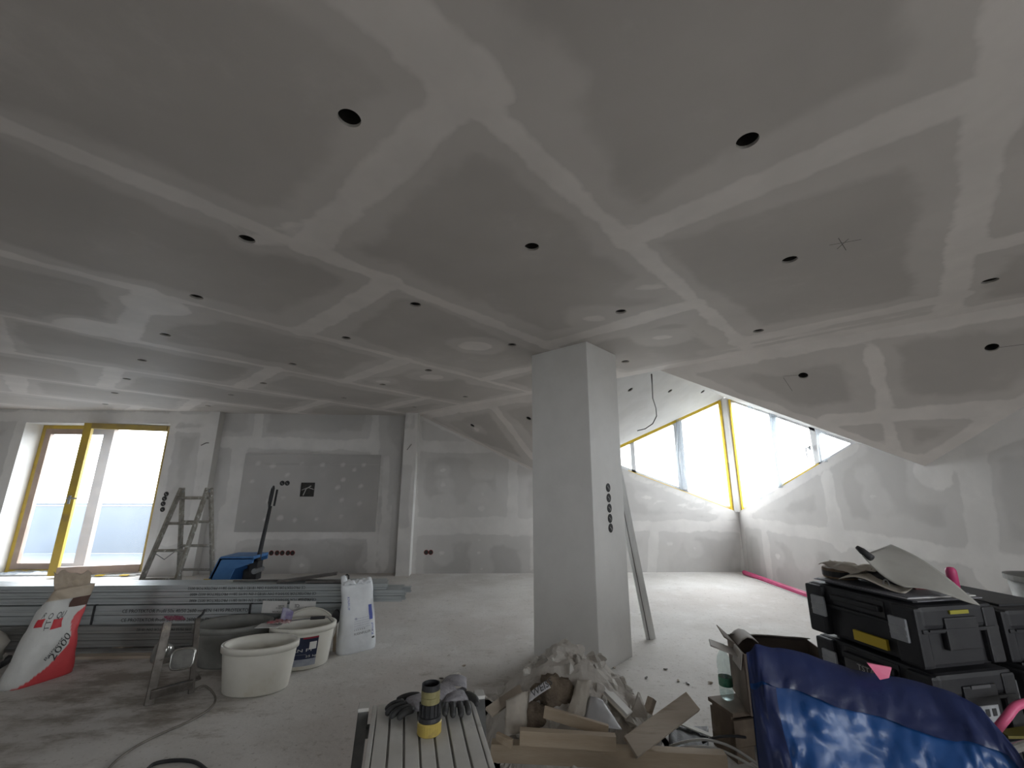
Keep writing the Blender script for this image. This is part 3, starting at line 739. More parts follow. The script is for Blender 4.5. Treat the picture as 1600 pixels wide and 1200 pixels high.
# balcony outside
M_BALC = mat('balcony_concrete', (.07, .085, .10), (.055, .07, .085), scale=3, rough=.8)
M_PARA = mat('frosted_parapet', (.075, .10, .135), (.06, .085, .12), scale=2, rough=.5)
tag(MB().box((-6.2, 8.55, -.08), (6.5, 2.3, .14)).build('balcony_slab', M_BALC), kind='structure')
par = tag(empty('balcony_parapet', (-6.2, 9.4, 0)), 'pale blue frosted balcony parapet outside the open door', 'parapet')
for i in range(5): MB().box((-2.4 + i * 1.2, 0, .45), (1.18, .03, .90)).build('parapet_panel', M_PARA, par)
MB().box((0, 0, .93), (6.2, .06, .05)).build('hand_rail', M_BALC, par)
# portals: sample the daylight that enters through the openings, added windows included
def portal(loc, rot, sx, sy):
    l = bpy.data.lights.new('daylight_opening', 'AREA'); l.shape = 'RECTANGLE'; l.size = sx; l.size_y = sy; l.cycles.is_portal = True
    o = bpy.data.objects.new('daylight_opening', l); COL.objects.link(o); o.location = loc; o.rotation_euler = rot
portal(((DX0 + DX1) / 2, 7.5, DZ1 / 2), (-PI / 2, 0, 0), DX1 - DX0 + .1, DZ1 + .1)
portal(((WL.x + CX) / 2, CY + .2, (sillC.z + APEX.z) / 2), (-PI / 2, 0, 0), CX - WL.x + .3, APEX.z - sillC.z + .3)
portal((CX + .2, (WR.y + CY) / 2, (sillC.z + APEX.z) / 2), (0, PI / 2, 0), APEX.z - sillC.z + .3, CY - WR.y + .3)

for n_, (x0, x1) in enumerate(BW):        # unseen windows behind the camera, added to bring light into the foreground
    wn_ = tag(empty('window_%d' % (3 + n_), (0, 0, 0)), kind='structure')
    frame_rect(wn_, x0, x1, BZ0, BZ1, .07, YB - .1, .08, M_FRAME, 'window_frame')
    MB().box(((x0 + x1) / 2, YB - .1, (BZ0 + BZ1) / 2), (.09, .08, BZ1 - BZ0 - .14)).build('mullion', M_FRAME, wn_)
    for a, b_ in ((x0 + .07, (x0 + x1) / 2 - .045), ((x0 + x1) / 2 + .045, x1 - .07)):
        quad('pane', [(a, YB - .1, BZ0 + .07), (b_, YB - .1, BZ0 + .07), (b_, YB - .1, BZ1 - .07), (a, YB - .1, BZ1 - .07)], M_GLASS, wn_)
    portal(((x0 + x1) / 2, YB - .25, (BZ0 + BZ1) / 2), (PI / 2, 0, 0), x1 - x0, BZ1 - BZ0)

wn_ = tag(empty('window_5', (CX + .1, 0, 0), PI / 2), kind='structure')  # unseen right-wall window, added for more light on the foreground
for (a, b_) in (((RW[0], .95), (RW[0] + .07, 2.2)), ((RW[1] - .07, .95), (RW[1], 2.2)), ((RW[0] + .07, .95), (RW[1] - .07, 1.02)), ((RW[0] + .07, 2.13), (RW[1] - .07, 2.2)), ((-1.6, 1.02), (-1.5, 2.13))):
    MB().box(((a[0] + b_[0]) / 2, 0, (a[1] + b_[1]) / 2), (b_[0] - a[0], .08, b_[1] - a[1])).build('window_frame', M_FRAME, wn_)
for a, b_ in ((RW[0] + .07, -1.6), (-1.5, RW[1] - .07)): quad('pane', [(a, 0, 1.02), (b_, 0, 1.02), (b_, 0, 2.13), (a, 0, 2.13)], M_GLASS, wn_)
portal((CX + .3, (RW[0] + RW[1]) / 2, 1.575), (0, PI / 2, 0), 1.25, RW[1] - RW[0])
# ------------------------------------------------------------------ pillar
PP = Vector((.7875, 3.302, 0)); PA, PBb = .5866, .4876
def part(root, mb, name, m, **kw):
    """a part given in world coordinates"""
    return local(mb, root).build(name, m, root, **kw)
pil = tag(empty('pillar', (PP.x, PP.y, 0)), 'white filled square pillar standing in the middle of the room', 'pillar')
cs_ = [PP, PP + D1 * PBb, PP + D2 * PA + D1 * PBb, PP + D2 * PA]
part(pil, MB().prism([Vector((p.x, p.y, 0)) for p in cs_], (0, 0, H)), 'shaft', M_WHITE, bevel=.006)
ordn = ['first', 'second', 'third', 'fourth', 'fifth']
M_BLACK = mat('black_plastic', (.025, .025, .028), (.04, .04, .042), scale=12, rough=.55)
M_CUP = mat('socket_cup_dark', (.05, .045, .04), (.03, .03, .03), scale=30, rough=.7)
M_RED = mat('socket_cup_red', (.32, .045, .035), (.22, .03, .03), scale=20, rough=.6)
def socket_cup(p, n, r, m, label, group, d=.045, wires=True):
    """round flush box let into a surface: p centre on the surface, n outward"""
    n = Vector(n).normalized(); q = n.to_track_quat('Z', 'Y').to_matrix()
    root = tag(empty('socket_box', p), label, 'socket box', group)
    MB().lathe([(r, -.0015), (r * 1.06, .0018), (r * .98, .0022), (r * .93, .0012), (r * .9, .0004), (.0001, .0004)], 20, M=q).build('cup', m, root)
    MB().lathe([(r * .86, .0006), (r * .84, .0016), (r * .3, .0014), (.0001, .0014)], 16, M=q).build('cup_floor', M_CUP if m is M_RED else M_BLACK, root)
    if wires:
        MB().tube([q @ Vector((-r * .4, r * .3, .002)), q @ Vector((0, -r * .1, .008)), q @ Vector((r * .35, -r * .5, .003))], .003, 6).build('wire_end', M_BLACK if m is M_RED else mat('grey_wire', (.35, .34, .33), rough=.6), root)
    return root
nR = -D2  # right face of the pillar faces +x -y
for i, (x, y) in enumerate([(950, 762), (951, 778), (952, 794), (953, 810), (954, 825)]):
    p = onplane(x, y, PP, nR)
    socket_cup(p, nR, .033, M_CUP, f'{ordn[i]} socket hole from the top in the column of five on the white pillar', 'socket holes in the pillar')
for i, x in enumerate((424, 433, 441, 450, 457)):
    socket_cup(onY(x, 864, YN - .001), (0, -1, 0), .035, M_RED, f'{ordn[i]} red socket box from the left in the row of five under the wall board', 'row of five red socket boxes')
for i, x in enumerate((666, 673)):
    socket_cup(onY(x, 863, CY - .001), (0, -1, 0), .035, M_RED, ('left' if i == 0 else 'right') + ' one of the two red socket boxes right of the pier', 'pair of red socket boxes')
for i, (x, y) in enumerate([(260, 772), (257, 779), (255, 787), (254, 796)]):
    socket_cup(onY(x, y, YL - .001), (0, -1, 0), .034, M_CUP, f'{ordn[i]} dark socket hole from the top beside the balcony door', 'socket holes beside the balcony door')

# ------------------------------------------------------------------ backing board in the niche
YB0 = YN - .03
pa, pb = onY(384, 709, YB0), onY(584, 831, YB0)
bx0, bx1, bz0, bz1 = pa.x, pb.x + .015, pb.z, pa.z
bo = tag(empty('backing_board', (bx0, YN, bz0)), 'large raised grey plasterboard panel with a square cut-out in the niche', 'wall board')
ha, hb = onY(470, 754, YB0), onY(490, 776, YB0)
M_BOARD = drywall_mat('raised_board', (.46, .445, .43), (.62, .60, .58), 3.1, .0)
bdots = [(onY(x, y, YB0).x, onY(x, y, YB0).z) for x, y in [(402, 725), (425, 728), (470, 725), (503, 727), (535, 727), (552, 735), (568, 727), (393, 752), (448, 742), (527, 762), (536, 750), (563, 760), (418, 783), (442, 778), (533, 781), (561, 788), (380, 815), (413, 812), (436, 810), (460, 813), (494, 811), (532, 807)]]
def bpiece(x0, x1, z0, z1):
    o = patch('board_field', (0, YB0, 0), (1, 0, 0), (0, 0, 1), (x0, x1, z0, z1), .03, M_BOARD, None, [((a, b_), (a + .02, b_ + .01), .022) for a, b_ in bdots])
    o.data.transform(inv_of(bo)); o.parent = bo
zb_ = bz1 - .16
for r_ in ((bx0, ha.x, bz0, zb_), (hb.x, bx1, bz0, zb_), (ha.x, hb.x, bz0, hb.z), (ha.x, hb.x, ha.z, zb_), (bx0, bx1, zb_ + .003, bz1)): bpiece(*r_)
for a, b_, c, d in ((bx0, bx1, bz1, bz1), (bx0, bx1, bz0, bz0)): part(bo, MB().add([(a, YB0, c), (b_, YB0, c), (b_, YN, c), (a, YN, c)], [(0, 1, 2, 3)]), 'board_edge', M_RIM, fixn=False)
for X in (bx0, bx1): part(bo, MB().add([(X, YB0, bz0), (X, YB0, bz1), (X, YN, bz1), (X, YN, bz0)], [(0, 1, 2, 3)]), 'board_edge', M_REV, fixn=False)
part(bo, MB().add([(ha.x, YN - .004, hb.z), (hb.x, YN - .004, hb.z), (hb.x, YN - .004, ha.z), (ha.x, YN - .004, ha.z)], [(0, 1, 2, 3)]), 'cut_out_back', M_CUP, fixn=False)
part(bo, MB().tube([(ha.x + .05, YN - .01, hb.z + .02), (ha.x + .09, YN - .02, hb.z + .12), (ha.x + .16, YN - .012, ha.z - .05)], .008, 6).tube([(ha.x + .02, YN - .01, hb.z + .1), (ha.x + .12, YN - .018, hb.z + .14), (hb.x - .02, YN - .01, hb.z + .11)], .006, 6), 'cable', mat('cable_grey', (.45, .44, .42), rough=.6))
for i, x in enumerate((441, 449)):
    socket_cup(onY(x, 755, YB0 - .001), (0, -1, 0), .036, M_CUP, ('left' if i == 0 else 'right') + ' black socket hole of the pair in the raised wall board', 'pair of socket holes in the wall board')
# loose wire ends out of the walls
M_WIRE = mat('dark_wire', (.06, .055, .05), rough=.6)
def wire(pts, r, label, cat='wire', m=None, name='loose_wire'):
    return tag(MB().tube(pts, r, 6).build(name, m or M_WIRE, smooth=True), label, cat)
wire([onY(326, 692, YL), onY(322, 692, YL - .06), onY(314, 696, YL - .08)], .006, 'short wire stub sticking out of the wall right of the balcony door')
wire([onY(643, 694, YP), onY(639, 699, YP - .04), onY(636, 703, YP - .05)], .005, 'short wire stub sticking out of the narrow pier')
wire([onplane(1018, 585, OS, Vector((0, 0, 1)))] + [onplane(x, y, VEL + nLd * .16, nLd) for x, y in ((1019, 600), (1020, 622), (1025, 638), (1026, 650), (1020, 662), (1008, 670), (996, 673))], .008, 'black cable hanging down in front of the dormer ceiling')

# ------------------------------------------------------------------ drywall stud stack
M_GALV = mat('galvanised_steel', (.42, .45, .46), (.50, .53, .54), scale=3, rough=.42, metal=.55, stretch=(.3, 3, 3), c3=(.34, .35, .35), s3=4)
M_GALV2 = mat('darker_steel', (.22, .22, .21), (.30, .30, .29), scale=4, rough=.6, metal=.3, stretch=(.4, 3, 3))
M_INK = mat('black_print', (.06, .06, .06), rough=.7)
M_PAPER = mat('paper_label', (.72, .71, .69), (.66, .65, .63), scale=10, rough=.7)
def stud_mesh(L, w, hgt):
    """C profile lying along -X from 0 to -L, web towards the viewer (-Y), lips, two grooves"""
    t = .0012; pr = [(0, 0), (w, 0), (w, .007), (w - t, .007), (w - t, t), (t, t), (t, hgt * .38), (t + .004, hgt * .42), (t + .004, hgt * .58), (t, hgt * .62), (t, hgt - t), (w - t, hgt - t), (w - t, hgt - .007), (w, hgt - .007), (w, hgt), (0, hgt), (0, hgt * .62), (.004, hgt * .58), (.004, hgt * .42), (0, hgt * .38)]
    return MB().prism([Vector((0, y, z)) for y, z in pr], (-L, 0, 0))
SY = 3.98
zz = [.028, .080, .125, .163, .205, .247, .285, .325, .372, .415, .455]
rows = [(.030, .046, -1.46, 1, 3.93), (.078, .046, -1.44, 1, 3.93), (.126, .05, -1.40, 1, 3.93), (.178, .066, -1.12, 0, 3.98), (.246, .072, -1.10, 0, 3.98), (.322, .046, -.73, 0, 4.0), (.370, .044, -.70, 0, 4.0), (.416, .05, -.86, 0, 4.0)]
for ri, (z, hgt, xr, dusty, y0) in enumerate(rows):  # the flag picks the darker steel for the lower rows
    proto = None
    for k in range(4):
        xx = xr + random.Random(ri * 9 + k).uniform(-.05, .03) * (k > 0)
        if proto is None:
            proto = stud_mesh(4.0, .05, hgt - .002).build('metal_stud', M_GALV2 if dusty else M_GALV, fixn=True); o = proto
        else:
            o = proto.copy(); COL.objects.link(o)
        o.location = (xx, y0 + k * .056, z)
        rn = ['top', 'second', 'third', 'fourth', 'fifth', 'sixth', 'seventh', 'bottom'][7 - ri]
        tag(o, f'front steel drywall stud of the {rn} row from the top of the stud stack' if k == 0 else 'steel drywall stud lying behind the front studs inside the stack', 'metal stud', 'drywall studs in the stack')
def stack_text(s, x, y, z, size, flip, m=M_INK):
    if flip: return text('stud_print', s, size, (x, y, z), (-1, 0, 0), (0, 0, -1), m)
    return text('stud_print', s, size, (x, y, z), (1, 0, 0), (0, 0, 1), m)
ptxt = tag(empty('stud_printing', (-2.4, SY, .2)), 'rows of small black print along the front of the stud stack', 'lettering')
for (s_, px, py, flip, z, sz, y0) in [('CE PROTEKTOR 50/50/0.6 DIN 18182-1 EN 14195 28/11 PROTEKTOR 0032', 478, 915, True, .448, .030, 4.0), ('CE PROTEKTOR 50/50/0.6 DIN 18182-1 EN 14195 28/11 PROTEKTOR 0032 4000', 494, 930, True, .402, .030, 4.0), ('CE PROTEKTOR 50/50/0.6 DIN 18182-1 EN 14195 28/11 PROTEKTOR 0032 4000', 494, 939, True, .354, .030, 4.0),
                                      ('CE PROTEKTOR Profil 50x 40/50 2600 mm EN 14195 PROTEKTOR', 192, 950, False, .262, .036, 3.98), ('CE PROTEKTOR Profil 50x 40/50 2600 mm EN 14195 PROTEKTOR', 190, 964, False, .196, .036, 3.98), ('PROTEKTOR 75/50/0.6 DIN 18182 EN 14195 75/50 PROTEKTOR DIN 18182', 395, 985, True, .160, .028, 3.93)]:
    p = onY(px, py, y0); o = stack_text(s_, p.x, y0, z, sz, flip)
    o.data.transform(inv_of(ptxt)); o.parent = ptxt
stk = []
def strap(px, z0, z1, y0, label):
    x = onY(px, 950, y0).x; mb = MB().box((x, y0 - .003, (z0 + z1) / 2), (.016, .004, z1 - z0)).box((x, y0 + .1, z1 + .004), (.016, .21, .004)).box((x, y0 + .209, (z0 + z1) / 2), (.016, .004, z1 - z0))
    tag(mb.build('strap', M_BLACK), label, 'strap')
strap(148, .178, .318, 3.98, 'leftmost black strap around the stud stack'); strap(391, .178, .318, 3.98, 'black strap around the stud stack left of the white paper labels'); strap(481, .03, .176, 3.93, 'black strap around the lower studs behind the labelled bucket')
for i, (x0, x1) in enumerate(((411, 447), (453, 492))):
    a, b_ = onY(x0, 939, 3.978), onY(x1, 958, 3.978)
    lb_ = tag(empty('paper_label', (a.x, 3.976, b_.z)), ('left' if i == 0 else 'right') + ' white paper label stuck on the front of the stud stack', 'label')
    part(lb_, MB().box(((a.x + b_.x) / 2, 3.976, (a.z + b_.z) / 2), (b_.x - a.x, .001, a.z - b_.z), Matrix.Rotation(.03, 4, 'Y')), 'sheet', M_PAPER)
    for k, (s_, dx, dz, sz) in enumerate([('PROTEKTOR', .02, .018, .016), ('Profil CW 50', .02, .045, .012), ('EN 14195', .02, .06, .012)] if i == 0 else [('CE', .13, .07, .035), ('Trockenbau', .01, .03, .014), ('PROTEKTOR', .01, .05, .013), ('CW-Profil 50/50', .02, .115, .018)]):
        text('print', s_, sz, (b_.x - dx, 3.9752, b_.z + dz), (-1, 0, 0), (0, 0, -1), M_INK, lb_, inv_of(lb_))
tag(MB().grid(lambda u, v: (onY(256, 962, 3.979).x + u * .15 + .03 * (1 - v), 3.9765, .205 + v * .032 + .012 * mnoise.noise(Vector((u * 9, v * 6, 0)))), 12, 4).build('paint_mark', mat('magenta_paint', (.26, .05, .10), (.30, .16, .19), scale=60, rough=.7), fixn=False), 'magenta paint smear on the front of the stud stack', 'paint mark')
# timber bearers under the stack
M_WOOD = mat('raw_wood', (.36, .285, .205), (.43, .35, .26), scale=5, rough=.75, stretch=(.25, 3, 3), bump=.1, c3=(.28, .215, .15), s3=3)
M_WOODG = mat('dusty_wood', (.42, .36, .29), (.50, .44, .37), scale=4, rough=.8, stretch=(.3, 3, 3), bump=.12, c3=(.30, .24, .18), s3=4)
for i, x in enumerate((-1.75, -2.9, -4.2)):
    tag(MB().box((x, 4.04, .0145), (.08, .36, .029)).build('timber_bearer', M_WOODG, bevel=.003), ['rightmost', 'middle', 'leftmost'][i] + ' timber bearer under the stud stack', 'timber', 'bearers under the stud stack')
# grey strips lying in front of the stack on the floor
for i, (x0, x1, y_, z_, lab) in enumerate(((-3.2, -2.25, 3.86, .03, 'longer flat grey board lying on the floor along the front of the stud stack'), (-3.1, -2.5, 3.79, .02, 'shorter flat grey board lying on the floor in front of the stud stack'))):
    tag(MB().box(((x0 + x1) / 2, y_, z_ / 2 + .001), (x1 - x0, .07, z_)).build('board_strip', M_WOODG if i else M_GALV2, bevel=.002), lab, 'board')
# cardboard tube under the stack's right part
tag(MB().lathe([(.034, 0), (.038, 0), (.038, .34), (.034, .34), (.034, .30), (.0001, .30)], 20, (-1.66, 3.85, .039), M=Matrix.Rotation(PI / 2, 3, 'Y')).build('cardboard_tube', mat('brown_cardboard', (.30, .22, .15), (.36, .27, .19), scale=8, rough=.8), smooth=False), 'brown cardboard tube lying on the floor behind the grey tub', 'tube')
# dark offcuts lying on the stack
M_DKST = mat('dark_steel', (.10, .09, .085), (.16, .15, .14), scale=9, rough=.4, metal=.6)
def ramp(a, b_, w, t, label, nm='steel_offcut', m=M_DKST): return tag(MB().bar(a, b_, w, t).build(nm, m, bevel=.002), label, 'offcut', 'dark offcuts on the stud stack')
zt = .467
ramp(onY(434, 909, 4.06) * 1, onY(527, 896, 4.14), .06, .02, 'long dark steel offcut lying slantwise on top of the stud stack')
ramp(Vector((-1.55, 4.05, zt + .012)), Vector((-1.17, 4.02, zt + .012)), .07, .016, 'flat dark metal piece lying on the stud stack beside the white sack')
ramp(Vector((-2.2, 4.12, zt + .006)), Vector((-1.5, 4.13, zt + .006)), .03, .01, 'thin dark steel bar lying flat on top of the stud stack')
sr = tag(empty('spring_clamp', (-1.22, 4.06, zt)), 'small black and silver clamp standing on the stud stack beside the white sack', 'clamp')
MB().tube([(-.02, 0, .0), (-.015, 0, .05), (.0, 0, .062), (.015, 0, .05), (.02, 0, 0)], .006, 6).build('clamp_bow', M_BLACK, sr); MB().box((0, 0, .004), (.09, .03, .008)).build('clamp_base', M_STEEL, sr)

# ------------------------------------------------------------------ folding ladder
M_LAD = mat('paint_spattered_wood', (.24, .22, .19), (.34, .32, .28), scale=16, rough=.8, c3=(.68, .67, .64), s3=22, bump=.1)
lx, ly = -3.515, 5.45
lad = tag(empty('step_ladder', (lx, ly, 0)), 'paint-spattered wooden folding ladder standing by the balcony door wall', 'ladder')
for sgn, foot, nm in ((-1, -.42, 'front'), (1, .34, 'rear')):
    tops, bots = [], []
    for sx in (-1, 1):
        tp = Vector((sx * (.15 if sgn < 0 else .165), sgn * .02, 1.25)); bt = Vector((sx * (.19 if sgn < 0 else .20), foot, 0.0))
        tops.append(tp); bots.append(bt)
        MB().bar(bt, tp, .026, .058, up=(0, 1, 0)).build('rail', M_LAD, lad, bevel=.003)
    for k in range(4):
        f = (.30 + .28 * k) / 1.25
        a, b_ = bots[0].lerp(tops[0], f), bots[1].lerp(tops[1], f)
        MB().bar(a, b_, .038, .026, up=(0, .3, 1)).build('rung', M_LAD, lad, bevel=.003)
for sx in (-1, 1): MB().lathe([(.02, -.02), (.02, .02)], 12, (sx * .158, 0, 1.22), M=Matrix.Rotation(PI / 2, 3, 'Y')).build('hinge', M_STEEL, lad)
MB().tube([(-.17, -.22, .55), (-.175, -.05, .46), (-.18, .17, .55)], .004, 5).build('stay_chain', M_STEEL, lad)

# ------------------------------------------------------------------ pallet truck
M_BLUE = mat('blue_enamel', (.055, .17, .40), (.075, .21, .46), scale=6, rough=.4)
M_YEL = mat('yellow_label', (.62, .45, .03), rough=.5)
pt = tag(empty('pallet_truck', (-2.74, 5.42, 0)), 'blue hand pallet truck with upright black handle in front of the niche', 'pallet truck')
# body: slanted front shield over the forks (forks point to -x)
for sy in (-1, 1):
    MB().prism([(-.44, sy * .15, .10), (-.30, sy * .15, .49), (.06, sy * .15, .49), (.06, sy * .15, .44), (-.13, sy * .15, .38), (-.22, sy * .15, .12)], (0, sy * .02, 0)).build('side_cheek', M_BLUE, pt)
MB().prism([(-.45, -.17, .11), (-.31, -.17, .49), (-.29, -.17, .51), (.06, -.17, .51), (.06, -.17, .48), (-.28, -.17, .48), (-.42, -.17, .10)], (0, .34, 0)).build('shield', M_BLUE, pt)
for sy in (-1, 1):
    MB().prism([(-.44, sy * .19 - .08, .07), (-1.55, sy * .19 - .08, .07), (-1.62, sy * .19 - .08, .05), (-.44, sy * .19 - .08, .02)], (0, .16, 0)).build('fork', M_BLUE, pt)
    MB().lathe([(.04, -.04), (.04, .04)], 14, (-1.4, sy * .19, .04), M=Matrix.Rotation(PI / 2, 3, 'X')).build('load_roller', M_BLACK, pt)
    MB().lathe([(.09, -.025), (.095, -.015), (.095, .015), (.09, .025)], 20, (.03, sy * .07, .095), M=Matrix.Rotation(PI / 2, 3, 'X')).build('steer_wheel', M_BLACK, pt)
ptp = pt; _n0 = len(pt.children)
MB().lathe([(.055, .18), (.06, .2), (.06, .33), (.05, .35), (.02, .35), (.02, .42)], 16, (.0, 0, 0)).build('pump_cylinder', M_BLACK, pt)
MB().box((.07, 0, .34), (.09, .12, .20)).box((.10, 0, .20), (.07, .14, .05)).box((.02, 0, .17), (.20, .18, .03)).build('pump_block', M_BLACK, pt, bevel=.006)
MB().lathe([(.012, 0), (.012, .05)], 10, (-.05, -.04, .40)).build('pump_valve', M_STEEL, pt)
MB().lathe([(.03, -.09), (.03, .09)], 14, (.10, 0, .34), M=Matrix.Rotation(PI / 2, 3, 'X')).build('pump_pin', M_STEEL, pt)
h0, h1 = Vector((.08, 0, .40)), Vector((.14, 0, 1.05))
MB().tube([h0, h0.lerp(h1, .2), h1], [.032, .024, .020], 12).build('handle_tube', M_BLACK, pt, smooth=True)
lp = [(.13, 0, 1.03), (.128, -.05, 1.09), (.135, -.065, 1.16), (.142, -.055, 1.25), (.146, 0, 1.275), (.142, .055, 1.25), (.135, .065, 1.16), (.128, .05, 1.09), (.13, 0, 1.03)]
R_ = Matrix.Rotation(math.radians(35), 4, 'Z'); piv = Vector((.137, 0, 0))
MB().tube([R_ @ (Vector(p) - piv) + piv for p in lp], .013, 8).build('handle_loop', M_BLACK, pt, smooth=True)
MB().bar((.133, 0, 1.05), (.145, 0, 1.24), .012, .02).build('release_lever', M_BLACK, pt)
for c_ in list(pt.children)[_n0:]: c_.location.x += .05
for dx, dz in ((0, 0),):
    mb = MB().prism([(-.435, -.172, .18), (-.385, -.172, .28), (-.31, -.172, .28), (-.36, -.172, .18)], (0, -.002, 0)); mb.build('warning_label', M_YEL, pt)
MB().prism([(-.27, -.172, .20), (-.25, -.172, .24), (-.19, -.172, .24), (-.21, -.172, .20)], (0, -.002, 0)).build('paper_sticker', M_PAPER, pt)

# ------------------------------------------------------------------ wrapping print onto curved surfaces
def surf_n(fn, s, t, e=.004):
    a = fn(s + e, t) - fn(s - e, t); b_ = fn(s, t + e) - fn(s, t - e); return a.cross(b_).normalized()
def decal(name, fn, s0, s1, t0, t1, m, parent, n=8, off=.002, skew=0.0):
    def g(u, v):
        s_, t_ = s0 + (s1 - s0) * u + skew * v, t0 + (t1 - t0) * v
        return fn(s_, t_) + surf_n(fn, s_, t_) * off
    return MB().grid(g, n, n).build(name, m, parent, fixn=False)
def wraptext(name, s_, size, fn, so, to, ang, m, parent, asp=1.0, off=.003):
    cu = bpy.data.curves.new(name, 'FONT'); cu.body = s_; cu.size = size; cu.resolution_u = 2
    ob = bpy.data.objects.new('t', cu); COL.objects.link(ob)
    me = bpy.data.meshes.new_from_object(ob.evaluated_get(bpy.context.evaluated_depsgraph_get())); bpy.data.objects.remove(ob)
    ca, sa = math.cos(ang), math.sin(ang)
    for v in me.vertices:
        x, y = v.co.x, v.co.y; s2 = so + (x * ca - y * sa) * asp; t2 = to + (x * sa + y * ca)
        v.co = fn(s2, t2) + surf_n(fn, s2, t2) * off
    me.materials.clear(); me.materials.append(m); me.name = name
    o = bpy.data.objects.new(name, me); COL.objects.link(o); o.parent = parent; return o
def vcol_mat(name, rough=.45, bump=.2):
    m, nt, out = _nt(name); L = nt.links.new
    b = N(nt, 'ShaderNodeBsdfPrincipled'); b.inputs['Roughness'].default_value = rough
    a = N(nt, 'ShaderNodeAttribute', attribute_name='tint')
    tc = N(nt, 'ShaderNodeTexCoord'); nz = N(nt, 'ShaderNodeTexNoise', Scale=9.0, Detail=5.0); L(tc.outputs['Object'], nz.inputs['Vector'])
    mr = N(nt, 'ShaderNodeMapRange'); mr.inputs[3].default_value = .82; mr.inputs[4].default_value = 1.1; L(nz.outputs[0], mr.inputs[0])
    mx = N(nt, 'ShaderNodeMix', data_type='RGBA', blend_type='MULTIPLY'); mx.inputs[0].default_value = 1
    L(a.outputs['Color'], mx.inputs[6]); L(mr.outputs[0], mx.inputs[7]); L(mx.outputs[2], b.inputs['Base Color'])
    nb = N(nt, 'ShaderNodeTexNoise', Scale=14.0, Detail=4.0); L(tc.outputs['Object'], nb.inputs['Vector'])
    bp = N(nt, 'ShaderNodeBump', Strength=bump, Distance=.02); L(nb.outputs[0], bp.inputs['Height']); L(bp.outputs[0], b.inputs['Normal'])
    L(b.outputs[0], out.inputs[0]); return m
def set_tint(o, cols):
    ca = o.data.attributes.new('tint', 'FLOAT_COLOR', 'POINT'); ca.data.foreach_set('color', np.array([(*c, 1) for c in cols], dtype=np.float32).ravel())
def spow(x, p): return math.copysign(abs(x) ** p, x)
def sack_fn(W0, W1, Dp, Hh, lean, seed, crum, top_pinch):
    off = Vector((seed * 2.3, seed, -seed))
    def full(a, t):
        w = W0 + (W1 - W0) * t
        dep = Dp * (1 - t) ** .5 * (1 - top_pinch) + Dp * top_pinch * (1 - .5 * t)
        k = .85 + .15 * math.sin(PI * min(1, t * 1.2 + .1))
        xh = (4 * a - 3) if a >= .5 else (1 - 4 * a); xh = max(-1.0, min(1.0, xh))
        yh = math.copysign(max(0.0, 1 - abs(xh) ** 4.5) ** .5, -1 if a >= .5 else 1)
        p = Vector((w / 2 * xh * (1 if t > .03 else .97), dep / 2 * yh * k, Hh * t))
        p.x += lean[0] * t * t; p.y += lean[1] * t
        c = crum * (.3 + t)
        q = Vector((p.x * 7, p.y * 7, p.z * 6)) + off
        nv = Vector((mnoise.noise(q), mnoise.noise(q + Vector((9, 0, 0))), mnoise.noise(q + Vector((0, 9, 0)))))
        q2 = q * 2.4; nv += .5 * Vector((mnoise.noise(q2), mnoise.noise(q2 + Vector((9, 0, 0))), mnoise.noise(q2 + Vector((0, 9, 0)))))
        nv.z *= .4 if t > .02 else 0
        return p + nv * c
    return full, (lambda s, t: full(.5 + .5 * s, t))

# ------------------------------------------------------------------ red and white sack
fa, fb = onz(18, 1082), onz(121, 1050)
ctr = (fa + fb) / 2; dirx = (fb - fa); Wd = dirx.length; rz = math.atan2(dirx.y, dirx.x)
back = Vector((-math.sin(rz), math.cos(rz), 0))
full, fr = sack_fn(Wd * 1.12, Wd * .62, .20, .56, (.10, .02), 4, .022, .55)
sk = tag(empty('plaster_sack', (ctr.x + back.x * .10, ctr.y + back.y * .10, 0), rz), 'opened red and white paper sack with 2000 printed on it at the left edge', 'sack')
NU, NV = 96, 48
mb = MB()
cols = []
RB = [(0, .06), (.06, .25), (.14, .46), (.24, .62), (.36, .74), (.48, .76), (.58, .70), (.66, .72), (.74, .86), (.80, 1.1)]
def red_edge(t):
    for (a, b_), (c, d) in zip(RB[:-1], RB[1:]):
        if a <= t <= c: return b_ + (d - b_) * (t - a) / (c - a)
    return 2
RED = (.68, .075, .085); WHT = (.62, .62, .60); BEI = (.46, .38, .29); DKB = (.09, .05, .04)
for j in range(NV + 1):
    for i in range(NU):
        a, t = i / NU, j / NV; mb.v.append(full(a, t))
        s_ = (a - .5) * 2 if a >= .5 else (a * 2 if False else -1)
        if a >= .5:
            c = RED if s_ > red_edge(t) else WHT
            if t > .86: c = BEI
        else:
            c = RED if (t < .5 and a < .25) else WHT
            if t > .86: c = BEI
        cols.append(c)
for j in range(NV):
    for i in range(NU): mb.f.append((j * NU + i, j * NU + (i + 1) % NU, (j + 1) * NU + (i + 1) % NU, (j + 1) * NU + i))
mb.f.append(tuple(range(NU))[::-1])
o = mb.build('sack_body', vcol_mat('printed_paper_sack', .5, .35), sk, smooth=True, fixn=False); set_tint(o, cols)
o.modifiers.new('s', 'SOLIDIFY').thickness = .003
M_BEIGE = mat('brown_paper', BEI, (.40, .33, .26), scale=12, rough=.8, bump=.2)
def flap(u, v):
    p = full(.03 + u * .44, .97)
    hh_ = .085 + .05 * (1 - u) * 0 + .045 * mnoise.noise(Vector((u * 5, 0, 3))) + .05 * u
    return p + Vector((-.02 * v * u, .015 * v + .012 * mnoise.noise(Vector((u * 7, v * 3, 1))), hh_ * v))
MB().grid(flap, 28, 8).build('torn_flap', M_BEIGE, sk, smooth=True, fixn=False, solid=.002)
